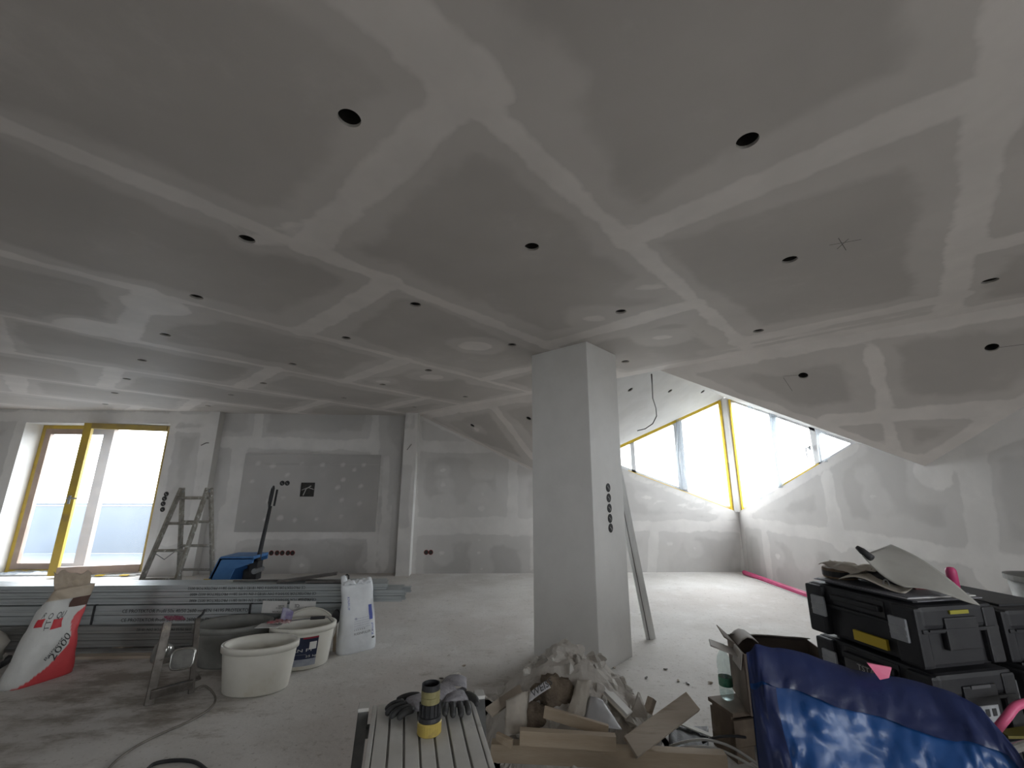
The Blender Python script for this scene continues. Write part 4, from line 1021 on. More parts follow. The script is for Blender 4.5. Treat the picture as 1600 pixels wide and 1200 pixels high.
decal('sack_opening', fr, .50, 1.02, .76, .87, mat('sack_inside', DKB, (.13, .08, .06), scale=9, rough=.9), sk, 10, .004)
decal('red_block', fr, .30, .52, .565, .66, mat('red_print', (.50, .02, .03), rough=.5), sk, 8)
decal('red_block', fr, .03, .16, .60, .68, MATS['red_print'], sk, 8)
wraptext('lettering', '2000', .15, fr, .56, .19, math.radians(58), M_INK, sk, 1.3)
wraptext('lettering', 'Bauvorix', .07, fr, .43, .22, math.radians(58), M_INK, sk, 1.3)
wraptext('lettering', 'QU', .09, fr, .33, .665, 0, M_INK, sk, 1.3)
wraptext('lettering', 'TTO', .085, fr, .27, .56, PI / 2, M_INK, sk, 1.3)
wraptext('lettering', 'R', .08, fr, .06, .685, 0, M_INK, sk, 1.3)

# small pale sack lying at the frame edge
p = onz(8, 1035); sl = tag(empty('lying_sack', (p.x - .16, p.y - .12, 0)), 'pale paper sack lying at the left edge behind the red sack', 'sack')
lm = lumps(.2, 3, .25, 3, (1.1, .9, .62)); lm.xf(Matrix.Translation((0, 0, .12)))
for v in lm.v: v.z = max(v.z, 0)
lm.build('sack_body', mat('dusty_sack_paper', (.52, .50, .45), (.44, .42, .37), scale=7, rough=.8, bump=.2), sl, smooth=True)
wire([onz(-40, 1075) + Vector((0, 0, .05)), onz(6, 1052) + Vector((0, 0, .07)), onz(12, 1035) + Vector((0, 0, .03))], .02, 'black hose end at the left frame edge behind the red sack', 'hose', M_BLACK, 'hose')

# ------------------------------------------------------------------ white sack
fa, fb = onz(531, 1027), onz(590, 1013)
ctr = (fa + fb) / 2; dirx = fb - fa; Wd = dirx.length; rz = math.atan2(dirx.y, dirx.x); back = Vector((-math.sin(rz), math.cos(rz), 0))
full2, fr2 = sack_fn(Wd * 1.06, Wd * .84, .15, .50, (-.04, .0), 9, .010, .6)
ws = tag(empty('white_sack', (ctr.x + back.x * .075, ctr.y + back.y * .075, 0), rz), 'white plastic sack with blue print standing at the end of the stud stack', 'sack')
mb = MB(); NU, NV = 64, 40
for j in range(NV + 1):
    for i in range(NU): mb.v.append(full2(i / NU, j / NV))
for j in range(NV):
    for i in range(NU): mb.f.append((j * NU + i, j * NU + (i + 1) % NU, (j + 1) * NU + (i + 1) % NU, (j + 1) * NU + i))
mb.f.append(tuple(range(NU))[::-1])
M_WSACK = mat('white_sack_film', (.74, .76, .78), (.66, .68, .70), scale=5, rough=.32, bump=.12, bscale=18)
mb.build('sack_body', M_WSACK, ws, smooth=True, fixn=False, solid=.002)
def tuft(u, v):
    p = full2(.5 + .5 * u, 1.0); return p + Vector((.0, .03 * v, (.035 + .06 * (u < .2)) * v * (.6 + .8 * abs(mnoise.noise(Vector((u * 6, 3, 0)))))))
MB().grid(tuft, 24, 5).build('crumpled_top', M_WSACK, ws, smooth=True, fixn=False, solid=.002)
MB().grid(lambda u, v: full2(.04 + .44 * u, 1.0) + Vector((0, -.05 * v, .02 * math.sin(PI * v) + .02 * mnoise.noise(Vector((u * 7, v * 3, 5))))), 20, 5).build('folded_top', M_WSACK, ws, smooth=True, fixn=False, solid=.002)
M_BPRINT = mat('blue_print', (.10, .13, .42), rough=.5)
decal('blue_stripe', fr2, .76, .88, .44, .66, M_BPRINT, ws, 6); decal('blue_stripe', fr2, .84, .92, .16, .185, M_INK, ws, 4)
wraptext('lettering', 'Knauf', .075, fr2, .90, .21, PI / 2, M_BPRINT, ws, 1.5); wraptext('lettering', 'KNAUF', .06, fr2, .17, .82, -PI / 2, M_BPRINT, ws, 1.5)
wraptext('lettering', 'FUGENFULLER 25', .045, fr2, .34, .255, .02, M_INK, ws, 1.6)
wraptext('lettering', '* * * * * *', .05, fr2, .34, .30, .03, M_INK, ws, 1.6)
M_LPRINT = mat('pale_print', (.45, .46, .55), rough=.6)
for k in range(5): wraptext('lettering', 'Spachtelmasse gebrauchsfertig', .026, fr2, .34, .34 + k * .034, .03, M_LPRINT, ws, 1.4)
decal('print_patch', fr2, .36, .42, .47, .50, M_LPRINT, ws, 4)

# ------------------------------------------------------------------ buckets
M_BUCK = mat('white_bucket_plastic', (.72, .70, .64), (.66, .64, .57), scale=4, rough=.42, c3=(.58, .54, .45), s3=3)
M_MUD = mat('dried_plaster', (.50, .47, .40), (.58, .55, .48), scale=7, rough=.85, bump=.2)
M_TUB = mat('grey_tub', (.20, .20, .19), (.27, .27, .25), scale=5, rough=.6, c3=(.42, .41, .38), s3=5)
def oval_bucket(name, c, rz, rx, ry, hgt, m, label, taper=.86, fill=.25, mud=M_MUD, tilt=0.0):
    root = tag(empty(name, c, rz), label, 'bucket'); root.rotation_euler[0] = tilt
    k = ry / rx
    MB().lathe([(.001, .004), (rx * taper * .97, .004), (rx * taper, .012), (rx * .985, hgt * .86), (rx * .985, hgt), (rx * .95, hgt), (rx * .945, hgt * .85), (rx * taper * .94, .02), (.001, .02)], 48, sy=k).build('bucket_wall', m, root, smooth=True)
    MB().lathe([(rx * .985, hgt * .87), (rx * 1.035, hgt * .865), (rx * 1.04, hgt * .985), (rx * 1.02, hgt * 1.005), (rx * .95, hgt)], 48, sy=k, cap=False).build('rim', m, root, smooth=True)
    if fill:
        zf = hgt * fill; rf = rx * (taper + (.985 - taper) * fill) * .955
        MB().lathe([(rf, zf), (rf * .7, zf + .006), (rf * .3, zf - .008), (.001, zf - .004)], 32, sy=k).build('residue', mud, root, smooth=True)
    def fn(s_, t_):
        r = rx * (taper + (.985 - taper) * min(1, t_ / .86)); th = 1.5 * PI + (s_ - .5) * PI
        return Vector((r * math.cos(th), r * k * math.sin(th), hgt * t_))
    return root, fn
p = onz(357, 1084); q = onz(462, 1070); c = (p + q) / 2
bk1, f1 = oval_bucket('oval_bucket', (c.x - .05, c.y + .005, 0), .06, .227, .158, .275, M_BUCK, 'empty white oval bucket with a dirty rim nearest to the camera', .86, .35)
p = onz(520, 1044)
bk2, f2 = oval_bucket('oval_bucket', (p.x - .27, p.y + .085, 0), .16, .222, .17, .275, M_BUCK, 'white oval bucket with a dark printed label behind the front bucket', .86, .55)
M_NAVY = mat('navy_label', (.012, .018, .045), (.018, .025, .06), scale=8, rough=.4)
decal('label', f2, .36, .72, .28, .80, M_NAVY, bk2, 16); decal('label_foot', f2, .36, .72, .12, .28, mat('label_fade', (.25, .27, .33), (.35, .37, .42), scale=12, rough=.45), bk2, 12)
decal('label_band', f2, .56, .72, .76, .80, mat('label_red', (.28, .02, .04), rough=.5), bk2, 8, .003)
decal('label_badge', f2, .63, .705, .50, .68, M_PAPER, bk2, 8, .003)
wraptext('lettering', 'SAN F1', .10, f2, .42, .46, 0, M_PAPER, bk2, .8); wraptext('lettering', '25 kg', .07, f2, .60, .32, 0, M_PAPER, bk2, .8)
wraptext('lettering', '__________', .06, f2, .40, .40, 0, M_PAPER, bk2, .7)
MB().tube([(-.225, 0, .24), (-.16, -.03, .295), (0, -.0, .30), (.16, .03, .295), (.228, 0, .24)], .004, 6).build('wire_bail', M_STEEL, bk2); MB().tube([(.04, .01, .30), (.14, .028, .297)], .011, 8).build('bail_grip', M_BLACK, bk2)
# lid leaning up behind the labelled bucket
p = onY(482, 972, 3.80)
ld = tag(empty('bucket_lid', (p.x, 3.79, .0)), 'pale oval bucket lid standing upright behind the labelled bucket', 'lid'); ld.rotation_euler = (math.radians(78), 0, .1)
MB().lathe([(.001, .0), (.20, .0), (.21, .004), (.21, .016), (.20, .018), (.195, .008), (.001, .008)], 40, sy=.78).xf(Matrix.Translation((0, .165, 0))).build('lid_disc', M_BUCK, ld, smooth=False)
# trowel and wrapping on the bucket rim
p = Vector(bk2.location) + Vector((-.17, -.05, .285))
tp_ = tag(empty('foil_wrapper', p), 'crumpled purple and red foil wrapper on the rim of the labelled bucket', 'wrapper')
MB().grid(lambda u, v: (-.07 + .16 * u, -.02 + .06 * v, .005 + .03 * abs(mnoise.noise(Vector((u * 6, v * 6, 2))))), 12, 8).build('red_part', mat('red_foil', (.40, .10, .12), (.5, .35, .35), scale=20, rough=.35), tp_, smooth=True, fixn=False, solid=.002)
MB().grid(lambda u, v: (.0 + .075 * u + .01 * v, .03 + .02 * u, .0 + .10 * v * (1 - .35 * u * u)), 8, 8).build('purple_part', mat('purple_foil', (.22, .19, .38), (.55, .55, .62), scale=9, rough=.35), tp_, smooth=True, fixn=False, solid=.002)
MB().grid(lambda u, v: (-.13 + .16 * u, -.07 + .10 * v, -.008), 2, 2).build('card_part', M_PAPER, tp_, fixn=False, solid=.004)
# black brush handle behind the white sack
p = onY(524, 975, 3.85); bh = tag(empty('hand_brush', (p.x, 3.85, .0)), 'black round-headed brush standing between labelled bucket and white sack', 'brush')
MB().lathe([(.001, -.012), (.05, -.012), (.055, 0), (.05, .012), (.001, .012)], 24, (0, 0, .25), sx=.6, M=Matrix.Rotation(PI / 2, 3, 'X')).build('brush_head', M_BLACK, bh); MB().tube([(.0, 0, .2), (.01, 0, .0)], .012, 8).build('brush_handle', M_WOOD, bh)
# grey mortar tub
p = onz(268, 1061); q = onz(372, 1036); c = (p + q) / 2
tb, f3 = oval_bucket('mortar_tub', (c.x + .06, c.y + .16, 0), .12, .262, .20, .27, M_TUB, 'grey oval mortar tub with a pale splashed rim behind the work light', .78, .3, M_TUB)
decal('dark_slot', f3, .52, .66, .42, .45, M_INK, tb, 6, .003, -.0)
MB().tube([(.255, .0, .235), (.29, .02, .18), (.275, .03, .10)], .003, 5).build('wire_bail', M_STEEL, tb)

# ------------------------------------------------------------------ twin work light on a steel stand
M_RUST = mat('scratched_steel', (.09, .08, .07), (.16, .145, .13), scale=14, rough=.45, metal=.6, c3=(.30, .24, .18), s3=9)
M_CHROME = mat('dirty_chrome', (.55, .55, .53), (.40, .39, .36), scale=9, rough=.25, metal=.85)
fA, fB = onz(232, 1102), onz(298, 1086)
wl_ = tag(empty('work_light', (fA.x, fA.y, 0)), 'steel work light stand with two chrome lamp heads in front of the grey tub', 'work light')
tA, tB = onY(262, 972, fA.y + .10), onY(309, 966, fB.y + .14)
part(wl_, MB().bar(fA, tA, .022, .045, up=(1, 1, 0)), 'upright', M_RUST, bevel=.002); part(wl_, MB().bar(fB + Vector((0, 0, .01)), tB, .022, .03, up=(1, 1, 0)), 'upright', M_RUST, bevel=.002)
part(wl_, MB().bar(fA + Vector((0, 0, .055)), fB + Vector((0, 0, .06)), .03, .045), 'foot_bar', M_RUST, bevel=.003)
part(wl_, MB().tube([tB, tB + Vector((.02, .01, .02)), tB + Vector((.03, .015, .05))], .008, 6), 'hook', M_BLACK)
bkv = Vector((-.02, .16, 0))
part(wl_, MB().tube([fA + Vector((-.05, .05, .05)), fA + bkv + Vector((.04, 0, .04)), fB + bkv + Vector((-.02, -.02, .04)), fB + Vector((.0, .03, .10))], .010, 8), 'rear_bow', M_RUST)
part(wl_, MB().bar(fA.lerp(tA, .50), fB.lerp(tB, .52), .02, .03), 'cross_bar', M_RUST)
def lamp_head(c, rz):
    M4 = Matrix.Translation(c) @ Matrix.Rotation(rz, 4, 'Z') @ Matrix.Rotation(-.25, 4, 'X')
    def loft(secs, n=28):
        mb = MB(); k = 0
        for y, r in secs:
            for i in range(n):
                a = 2 * PI * i / n; mb.v.append(Vector((spow(math.cos(a), .55) * r * 1.08, y, spow(math.sin(a), .55) * r)))
        for q in range(len(secs) - 1):
            for i in range(n): mb.f.append((q * n + i, q * n + (i + 1) % n, (q + 1) * n + (i + 1) % n, (q + 1) * n + i))
        mb.f.append(tuple(range(n))); mb.f.append(tuple(range((len(secs) - 1) * n, len(secs) * n))); mb.xf(M4); return local(mb, wl_)
    hd = loft([(-.022, .056), (-.018, .062), (.0, .062), (.004, .057), (.012, .057), (.03, .052), (.048, .04), (.056, .02)]).build('lamp_head', M_CHROME, wl_, smooth=True)
    loft([(-.028, .046), (-.026, .052), (-.02, .054)]).build('lens', mat('dusty_lens', (.13, .13, .12), (.20, .195, .18), scale=9, rough=.25), hd)
    return hd
cA = onY(252, 1020, fA.y + .20); cB = onY(286, 1029, fA.y + .13)
lamp_head(cA, -.5); lamp_head(cB, .45)
part(wl_, MB().tube([cA + Vector((0, .03, 0)), cA + Vector((.05, .03, -.06)), cB + Vector((-.02, .03, -.05)), cB], .006, 6), 'lamp_cable', M_BLACK)
# cable on the floor
cpts = [onz(x, y, .006) for x, y in ((300, 1080), (320, 1072), (336, 1088), (330, 1105), (300, 1125), (255, 1145), (215, 1165), (180, 1190), (160, 1215))]
def smooth_pts(P, n=6):
    out = []
    for i in range(len(P) - 1):
        p0, p1, p2_, p3 = P[max(i - 1, 0)], P[i], P[i + 1], P[min(i + 2, len(P) - 1)]
        for k in range(n):
            t = k / n; out.append(.5 * ((2 * p1) + (p2_ - p0) * t + (2 * p0 - 5 * p1 + 4 * p2_ - p3) * t * t + (3 * p1 - p0 - 3 * p2_ + p3) * t ** 3))
    return out + [P[-1]]
wire(smooth_pts(cpts), .006, 'dusty cable trailing across the floor from the work light', 'cable', mat('dusty_cable', (.20, .18, .16), (.28, .26, .23), scale=12, rough=.8), 'floor_cable')
wire(smooth_pts([onz(x, y, .008) for x, y in ((225, 1210), (240, 1194), (275, 1188), (305, 1191), (325, 1205))]), .008, 'black cable loop on the floor at the bottom edge', 'cable', M_BLACK, 'floor_cable')

# ------------------------------------------------------------------ lath leaning on the pillar
M_ALU = mat('dusty_aluminium', (.54, .54, .53), (.64, .64, .62), scale=6, rough=.5, metal=0.0, stretch=(3, 3, .4))
b0 = onz(1017, 999); t0 = Vector((1.10, 3.78, 1.62))
la_ = tag(empty('straightedge', (b0.x, b0.y, 0)), 'dusty aluminium straightedge leaning against the white pillar', 'straightedge')
pdir = (t0 - b0).normalized(); sd = Vector((1, .15, 0)).normalized()
part(la_, MB().bar(b0, t0, .085, .018, up=(0, -1, .2)), 'blade', M_ALU, bevel=.002); part(la_, MB().bar(b0 + Vector((-.016, -.012, 0)), t0 + Vector((-.016, -.012, 0)), .005, .006, up=(0, -1, .2)), 'groove', M_DKST)

# ------------------------------------------------------------------ pink pipe on the floor by the right wall
M_PINK = mat('pink_plastic', (.62, .08, .22), (.55, .06, .18), scale=8, rough=.4)
pa_, pb_ = onz(1163, 896, .02), onz(1290, 942, .02)
tag(MB().tube([Vector((pa_.x, pa_.y, .034)), Vector((pb_.x, pb_.y, .034))], .032, 14).build('pink_pipe', M_PINK), 'pink plastic pipe lying on the floor along the right wall', 'pipe')
pc_, pd_ = onz(1178, 905), onz(1290, 946)
tag(MB().bar(Vector((pc_.x, pc_.y, .007)), Vector((pd_.x, pd_.y, .007)), .025, .012).build('floor_strip', mat('white_trim', (.75, .75, .74), rough=.5)), 'thin white strip lying on the floor beside the pink pipe', 'strip')
# ------------------------------------------------------------------ ribbed work platform in the foreground
M_PLAT = mat('dusty_grey_metal', (.60, .59, .56), (.52, .51, .48), scale=5, rough=.65, c3=(.34, .33, .31), s3=6)
M_GROOVE = mat('platform_groove', (.36, .355, .34), (.30, .295, .285), scale=9, rough=.8)
TL, TR = onz(590, 1101, .5), onz(731, 1086, .5)
xd = Vector((TR.x - TL.x, TR.y - TL.y, 0)); PW = xd.length; rzp = math.atan2(xd.y, xd.x)
wp_ = tag(empty('work_platform', (TL.x, TL.y, 0), rzp), 'grey ribbed metal work platform standing in the foreground', 'platform')
PL = .85                       # length towards the viewer = local -y
MB().box((PW / 2, -PL / 2, .478), (PW - .006, PL - .006, .03)).build('deck', M_GROOVE, wp_)
ns = 7
for i in range(ns):
    w = PW / ns
    MB().box((w * (i + .5), -PL / 2, .4955), (w - .007, PL, .009)).build('slat', M_PLAT, wp_, bevel=.002)
for x_ in (-.008, PW + .008): MB().box((x_, -PL / 2, .465), (.016, PL, .07)).build('side_rail', M_PLAT, wp_, bevel=.003)
M_DGREY = mat('dark_grey_tube', (.07, .07, .07), (.11, .11, .105), scale=9, rough=.5, metal=.3)
for x_, y_, tl in ((-.045, -.02, -.03), (PW + .04, -.02, .03), (-.045, -PL + .04, -.03), (PW + .04, -PL + .04, .03)):
    MB().bar((x_ + tl, y_, 0), (x_, y_, .50), .035, .05, up=(0, 1, 0)).build('leg', M_DGREY, wp_, bevel=.003)
    MB().box((x_, y_, .506), (.037, .052, .012)).build('leg_cap', M_PLAT, wp_, bevel=.003)
for y_ in (-.02, -PL + .04): MB().bar((-.05, y_, .43), (PW + .045, y_, .43), .03, .03).build('cross_tube', M_DGREY, wp_)
# vacuum hose connector
p = onz(669, 1150, .501)
vc = tag(empty('hose_connector', (p.x, p.y + .02, .5005)), 'black and yellow hose connector standing on the work platform', 'connector')
M_YELP = mat('yellow_plastic', (.50, .38, .10), (.44, .33, .08), scale=14, rough=.45, c3=(.30, .22, .08), s3=12)
M_TAPEO = mat('olive_tape', (.20, .18, .08), (.28, .25, .12), scale=16, rough=.5)
MB().lathe([(.001, 0), (.036, 0), (.039, .004), (.039, .042), (.036, .046)], 28).build('yellow_base', M_YELP, vc, smooth=False)
MB().lathe([(.037, .046), (.038, .05), (.036, .062), (.031, .064), (.030, .107)], 28).build('black_collar', M_BLACK, vc)
for k in range(14):
    a = 2 * PI * k / 14; MB().box((.031 * math.cos(a), .031 * math.sin(a), .086), (.008, .006, .042), Matrix.Rotation(a, 4, 'Z')).build('grip_rib', M_BLACK, vc, bevel=.0015)
MB().lathe([(.0305, .107), (.0305, .128), (.029, .129), (.0305, .131), (.0305, .152)], 28, cap=False).build('tape_wrap', M_TAPEO, vc)
MB().lathe([(.0295, .150), (.0295, .172), (.0265, .172), (.0265, .06), (.001, .06)], 28, cap=False).build('tube_mouth', M_BLACK, vc)
vc.scale = (.98, .98, .80)
# work gloves
def skin(name, verts, edges, radii, m, parent, sub=1):
    me = bpy.data.meshes.new(name); me.from_pydata(verts, edges, []); ob = bpy.data.objects.new(name, me); COL.objects.link(ob)
    md = ob.modifiers.new('skin', 'SKIN'); ob.modifiers.new('sub', 'SUBSURF').levels = sub
    for v, r in zip(me.skin_vertices[0].data, radii): v.radius = (r[0], r[1]) if isinstance(r, tuple) else (r, r)
    me.skin_vertices[0].data[0].use_root = True
    me2 = bpy.data.meshes.new_from_object(ob.evaluated_get(bpy.context.evaluated_depsgraph_get())); bpy.data.objects.remove(ob)
    me2.name = name; me2.materials.clear(); me2.materials.append(m)
    me2.polygons.foreach_set('use_smooth', [True] * len(me2.polygons))
    o = bpy.data.objects.new(name, me2); COL.objects.link(o)
    if parent: o.parent = parent
    return o
M_GLV = mat('grey_knit', (.24, .23, .25), (.32, .31, .33), scale=40, rough=.9, bump=.3, bscale=120)
M_GLVB = mat('black_rubber_coating', (.035, .035, .037), (.06, .06, .06), scale=25, rough=.6, bump=.2)
def glove(loc, rz, flip, curl, label, tilt=0.0):
    root = tag(empty('work_glove', loc, rz), label, 'glove', 'work gloves on the platform'); root.rotation_euler[0] = tilt; root.scale = (1.15,) * 3
    f = flip
    # knit hand: wrist, palm; cuff flares
    MB().grid(lambda u, v: (math.cos(2 * PI * u) * (.036 + .006 * (1 - v) + .004 * mnoise.noise(Vector((u * 6, v * 4, loc[0] * 9)))), -.07 + .075 * v, .024 + math.sin(2 * PI * u) * (.016 + .006 * (1 - v))), 24, 8).build('cuff', M_GLV, root, smooth=True, fixn=False)
    skin('palm', [(0, 0, .022), (0, .03, .022), (0, .06, .022), (0, .082, .022)], [(0, 1), (1, 2), (2, 3)], [(.036, .016), (.04, .017), (.043, .017), (.040, .015)], M_GLV, root)
    for k, (x, L) in enumerate(((-.031, .062), (-.0105, .075), (.0105, .072), (.031, .056))):
        x *= f; z0 = .022
        P = [(x, .075, z0), (x * 1.06, .085 + L * .35, z0 + .006 * (1 - curl)), (x * 1.1, .085 + L * (.72 - .2 * curl), z0 + .002 - .006 * curl), (x * 1.1, .085 + L * (1 - .35 * curl), z0 - .010)]
        skin('finger', P, [(0, 1), (1, 2), (2, 3)], [.0105, .0105, .0100, .0088], M_GLVB, root)
    P = [(-.030 * f, .02, .022), (-.052 * f, .042, .022), (-.062 * f, .066, .020), (-.064 * f, .085, .016)]
    skin('thumb', P, [(0, 1), (1, 2), (2, 3)], [.0125, .0120, .0105, .0090], M_GLVB, root)
    return root
p = onz(702, 1095, .5); glove((p.x + .02, p.y + .005, .501), PI + .12, 1, .8, 'grey and black work glove lying fingers forward right of the hose connector')
p = onz(652, 1108, .5); glove((p.x + .045, p.y + .02, .501), math.radians(128), -1, .5, 'dark work glove lying behind the hose connector, fingers to the left')
p = onz(705, 1082, .5)
wire(smooth_pts([Vector((p.x - .07, p.y - .02, .52)), Vector((p.x - .02, p.y + .015, .545)), Vector((p.x + .02, p.y + .03, .555)), Vector((p.x + .028, p.y + .02, .545)), Vector((p.x - .0, p.y + .0, .53)), Vector((p.x - .06, p.y - .03, .515))]), .0035, 'pale looped cord on the work platform behind the gloves', 'cord', mat('pale_cord', (.42, .40, .36), rough=.7), 'cord')

# ------------------------------------------------------------------ rubble heap in front of the pillar
M_RUB = mat('plaster_rubble', (.44, .41, .37), (.54, .51, .47), scale=8, rough=.9, bump=.4, bscale=30, c3=(.30, .26, .22), s3=5)
M_PLS = mat('plaster_chunk', (.56, .54, .50), (.64, .62, .58), scale=14, rough=.9, bump=.3, bscale=40)
M_WOOL = mat('brown_insulation', (.16, .125, .095), (.22, .175, .13), scale=22, rough=1, bump=.6, bscale=90)
M_PPR = mat('dusty_paper', (.50, .46, .40), (.42, .38, .33), scale=8, rough=.85, bump=.15)
hx, hy = .42, 2.50
hp0 = tag(empty('rubble_heap', (hx, hy, 0)), 'heap of broken plaster and dust in front of the white pillar', 'rubble')
def hz(x, y):   # heap height at world x, y
    dx, dy = (x - hx - .03) / .46, (y - hy - .10) / .40
    h_ = .37 * max(0.0, 1 - (dx * dx + dy * dy)) ** .8
    return h_ + (.05 * mnoise.noise(Vector((x * 7, y * 7, 1))) + .03 * mnoise.noise(Vector((x * 17, y * 17, 4)))) * (h_ > .02)
mb = MB().grid(lambda u, v: (-.52 + 1.04 * u, -.40 + .90 * v, max(-.002, hz(hx - .52 + 1.04 * u, hy - .40 + .90 * v))), 60, 50)
mb.build('heap_body', M_RUB, hp0, smooth=False, fixn=False)
hullc = []
def chunk(c, size, seed, m, label, sq=(1, 1, .7), rot=None, parent=None, name='plaster_chunk', group='broken plaster chunks on the heap'):
    rnd = random.Random(seed); bm = bmesh.new()
    for _ in range(16):
        v = Vector((rnd.gauss(0, 1), rnd.gauss(0, 1), rnd.gauss(0, 1))).normalized() * rnd.uniform(.75, 1)
        bm.verts.new(Vector((v.x * sq[0], v.y * sq[1], v.z * sq[2])) * size)
    r = bmesh.ops.convex_hull(bm, input=bm.verts[:]); bmesh.ops.delete(bm, geom=[g for g in r['geom_interior'] if isinstance(g, bmesh.types.BMVert)], context='VERTS')
    me = bpy.data.meshes.new(name); bm.to_mesh(me); bm.free(); me.materials.append(m)
    o = bpy.data.objects.new(name, me); COL.objects.link(o); o.location = c
    o.rotation_euler = rot or (rnd.uniform(0, 3), rnd.uniform(0, 3), rnd.uniform(0, 3))
    if parent:
        o.location = Vector(c) - Vector(parent.location); o.parent = parent
    else: tag(o, label, 'plaster', group)
    return o
rnd = random.Random(5)
# plaster pieces that belong to the heap
for k in range(90):
    a = rnd.uniform(0, 2 * PI); r = rnd.uniform(0, 1) ** .6
    x, y = hx + .03 + .46 * r * math.cos(a), hy + .10 + .40 * r * math.sin(a)
    chunk((x, y, max(.012, hz(x, y)) + .004), rnd.uniform(.014, .042), k, M_PLS if k % 3 else M_RUB, None, parent=hp0, name='plaster_piece')
def px3(x, y, Y): return onY(x, y, Y)
# big smooth lump on the crest
lm = lumps(.088, 21, .42, 3, (1.15, .8, .75)); o = lm.build('plaster_lump', M_RUB, smooth=False); o.location = px3(882, 1022, 2.58); tag(o, 'large rounded lump of grey plaster on the crest of the rubble heap', 'plaster')
for k, (x, y, sz, Yk, lab) in enumerate([(925, 1032, .05, 2.70, 'jagged plaster chunk right of the big lump on the heap crest'), (858, 1038, .055, 2.64, 'pale plaster chunk left under the big lump on the heap'), (833, 1058, .06, 2.62, 'white crumbly plaster chunk on the left shoulder of the heap'), (874, 1047, .045, 2.56, 'broken plaster chunk directly below the big lump'), (943, 1066, .04, 2.62, 'round plaster chunk beside the leaning board strip'), (960, 1085, .035, 2.6, 'small plaster chunk low on the right side of the leaning board strip'), (818, 1070, .045, 2.6, 'plaster chunk at the left edge of the heap above the paper sheet'), (905, 1018, .04, 2.72, 'flaky plaster chunk at the upper right of the heap crest'), (978, 1092, .03, 2.58, 'dark crumb of plaster at the foot of the leaning board strip')]):
    chunk(px3(x, y, Yk), sz, 100 + k, M_PLS, lab, (1.2, .8, .8))
def plank(a, b_, w, t, m, label, name='plank', cat='plank', up=(0, 0, 1), bevel=.002):
    return tag(MB().bar(a, b_, w, t, up=up).build(name, m, bevel=bevel), label, cat)
# leaning white plasterboard strip
M_PBD = mat('plasterboard_white', (.66, .65, .62), (.58, .57, .54), scale=6, rough=.7)
pbs = tag(empty('plasterboard_strip', px3(942, 1075, 2.45)), 'white plasterboard strip leaning down the right side of the heap', 'plasterboard')
A, B = px3(904, 1034, 2.55), px3(984, 1116, 2.34)
part(pbs, MB().bar(A, B, .055, .012, up=(.5, -.4, .7)), 'board_core', M_PBD, bevel=.001); part(pbs, MB().bar(A + Vector((-.014, -.012, -.006)), B + Vector((-.014, -.012, -.006)), .05, .004, up=(.5, -.4, .7)), 'board_paper', M_PPR)
# insulation, papers
lm = lumps(.115, 31, .35, 4, (1.0, .7, .85), 2.2); o = lm.build('insulation_piece', M_WOOL, smooth=True); o.location = px3(868, 1085, 2.44); tag(o, 'brown fibrous insulation lump in the middle of the rubble heap', 'insulation')
lm = lumps(.07, 37, .35, 3, (1.1, .7, .8), 2.2); o = lm.build('insulation_piece', M_WOOL, smooth=True); o.location = px3(828, 1118, 2.36); tag(o, 'dark brown insulation scrap low at the left of the rubble heap', 'insulation')
def sheet(name, c00, c10, c01, c11, bow, m, label, seed, wob=.012, th=.002, nu=14, nv=14):
    c00, c10, c01, c11 = map(Vector, (c00, c10, c01, c11)); nrm = (c10 - c00).cross(c01 - c00).normalized()
    if nrm.y > 0: nrm = -nrm
    def fn(u, v):
        p = c00 * (1 - u) * (1 - v) + c10 * u * (1 - v) + c01 * (1 - u) * v + c11 * u * v
        return p + nrm * (bow * math.sin(PI * u) + wob * mnoise.noise(Vector((u * 3 + seed, v * 3, seed))) + wob * .4 * mnoise.noise(Vector((u * 9 + seed, v * 9, seed))))
    return tag(MB().grid(fn, nu, nv).build(name, m, smooth=True, fixn=False, solid=th), label, name.split('_')[-1])
sheet('paper_sheet', px3(790, 1095, 2.30), px3(826, 1080, 2.38), px3(788, 1152, 2.20), px3(822, 1150, 2.24), .03, M_PPR, 'curved beige paper sheet hanging at the left of the rubble heap', 2)
sheet('paper_sheet', px3(902, 1062, 2.38), px3(924, 1062, 2.42), px3(884, 1118, 2.30), px3(912, 1126, 2.28), .025, M_PPR, 'dirty creased paper sheet hanging in the middle of the heap', 5, .02)
sheet('plastic_sheet', px3(922, 1088, 2.36), px3(944, 1098, 2.36), px3(910, 1140, 2.24), px3(972, 1140, 2.24), .015, mat('grey_plastic_sheet', (.46, .46, .47), (.40, .40, .41), scale=5, rough=.45), 'smooth grey plastic sheet in the right middle of the heap', 7, .006)
sf = sheet('sack_scrap', px3(828, 1082, 2.36), px3(866, 1056, 2.42), px3(826, 1098, 2.33), px3(862, 1074, 2.38), .012, mat('white_sack_paper', (.58, .57, .58), (.50, .49, .51), scale=8, rough=.6), 'white printed sack scrap lying on the left flank of the heap', 9, .004)
xd_ = px3(866, 1056, 2.42) - px3(828, 1082, 2.36)
o = text('lettering', 'WEISS', .045, px3(832, 1090, 2.32), xd_, Vector((0, .1, 1)), M_INK); o.parent = sf
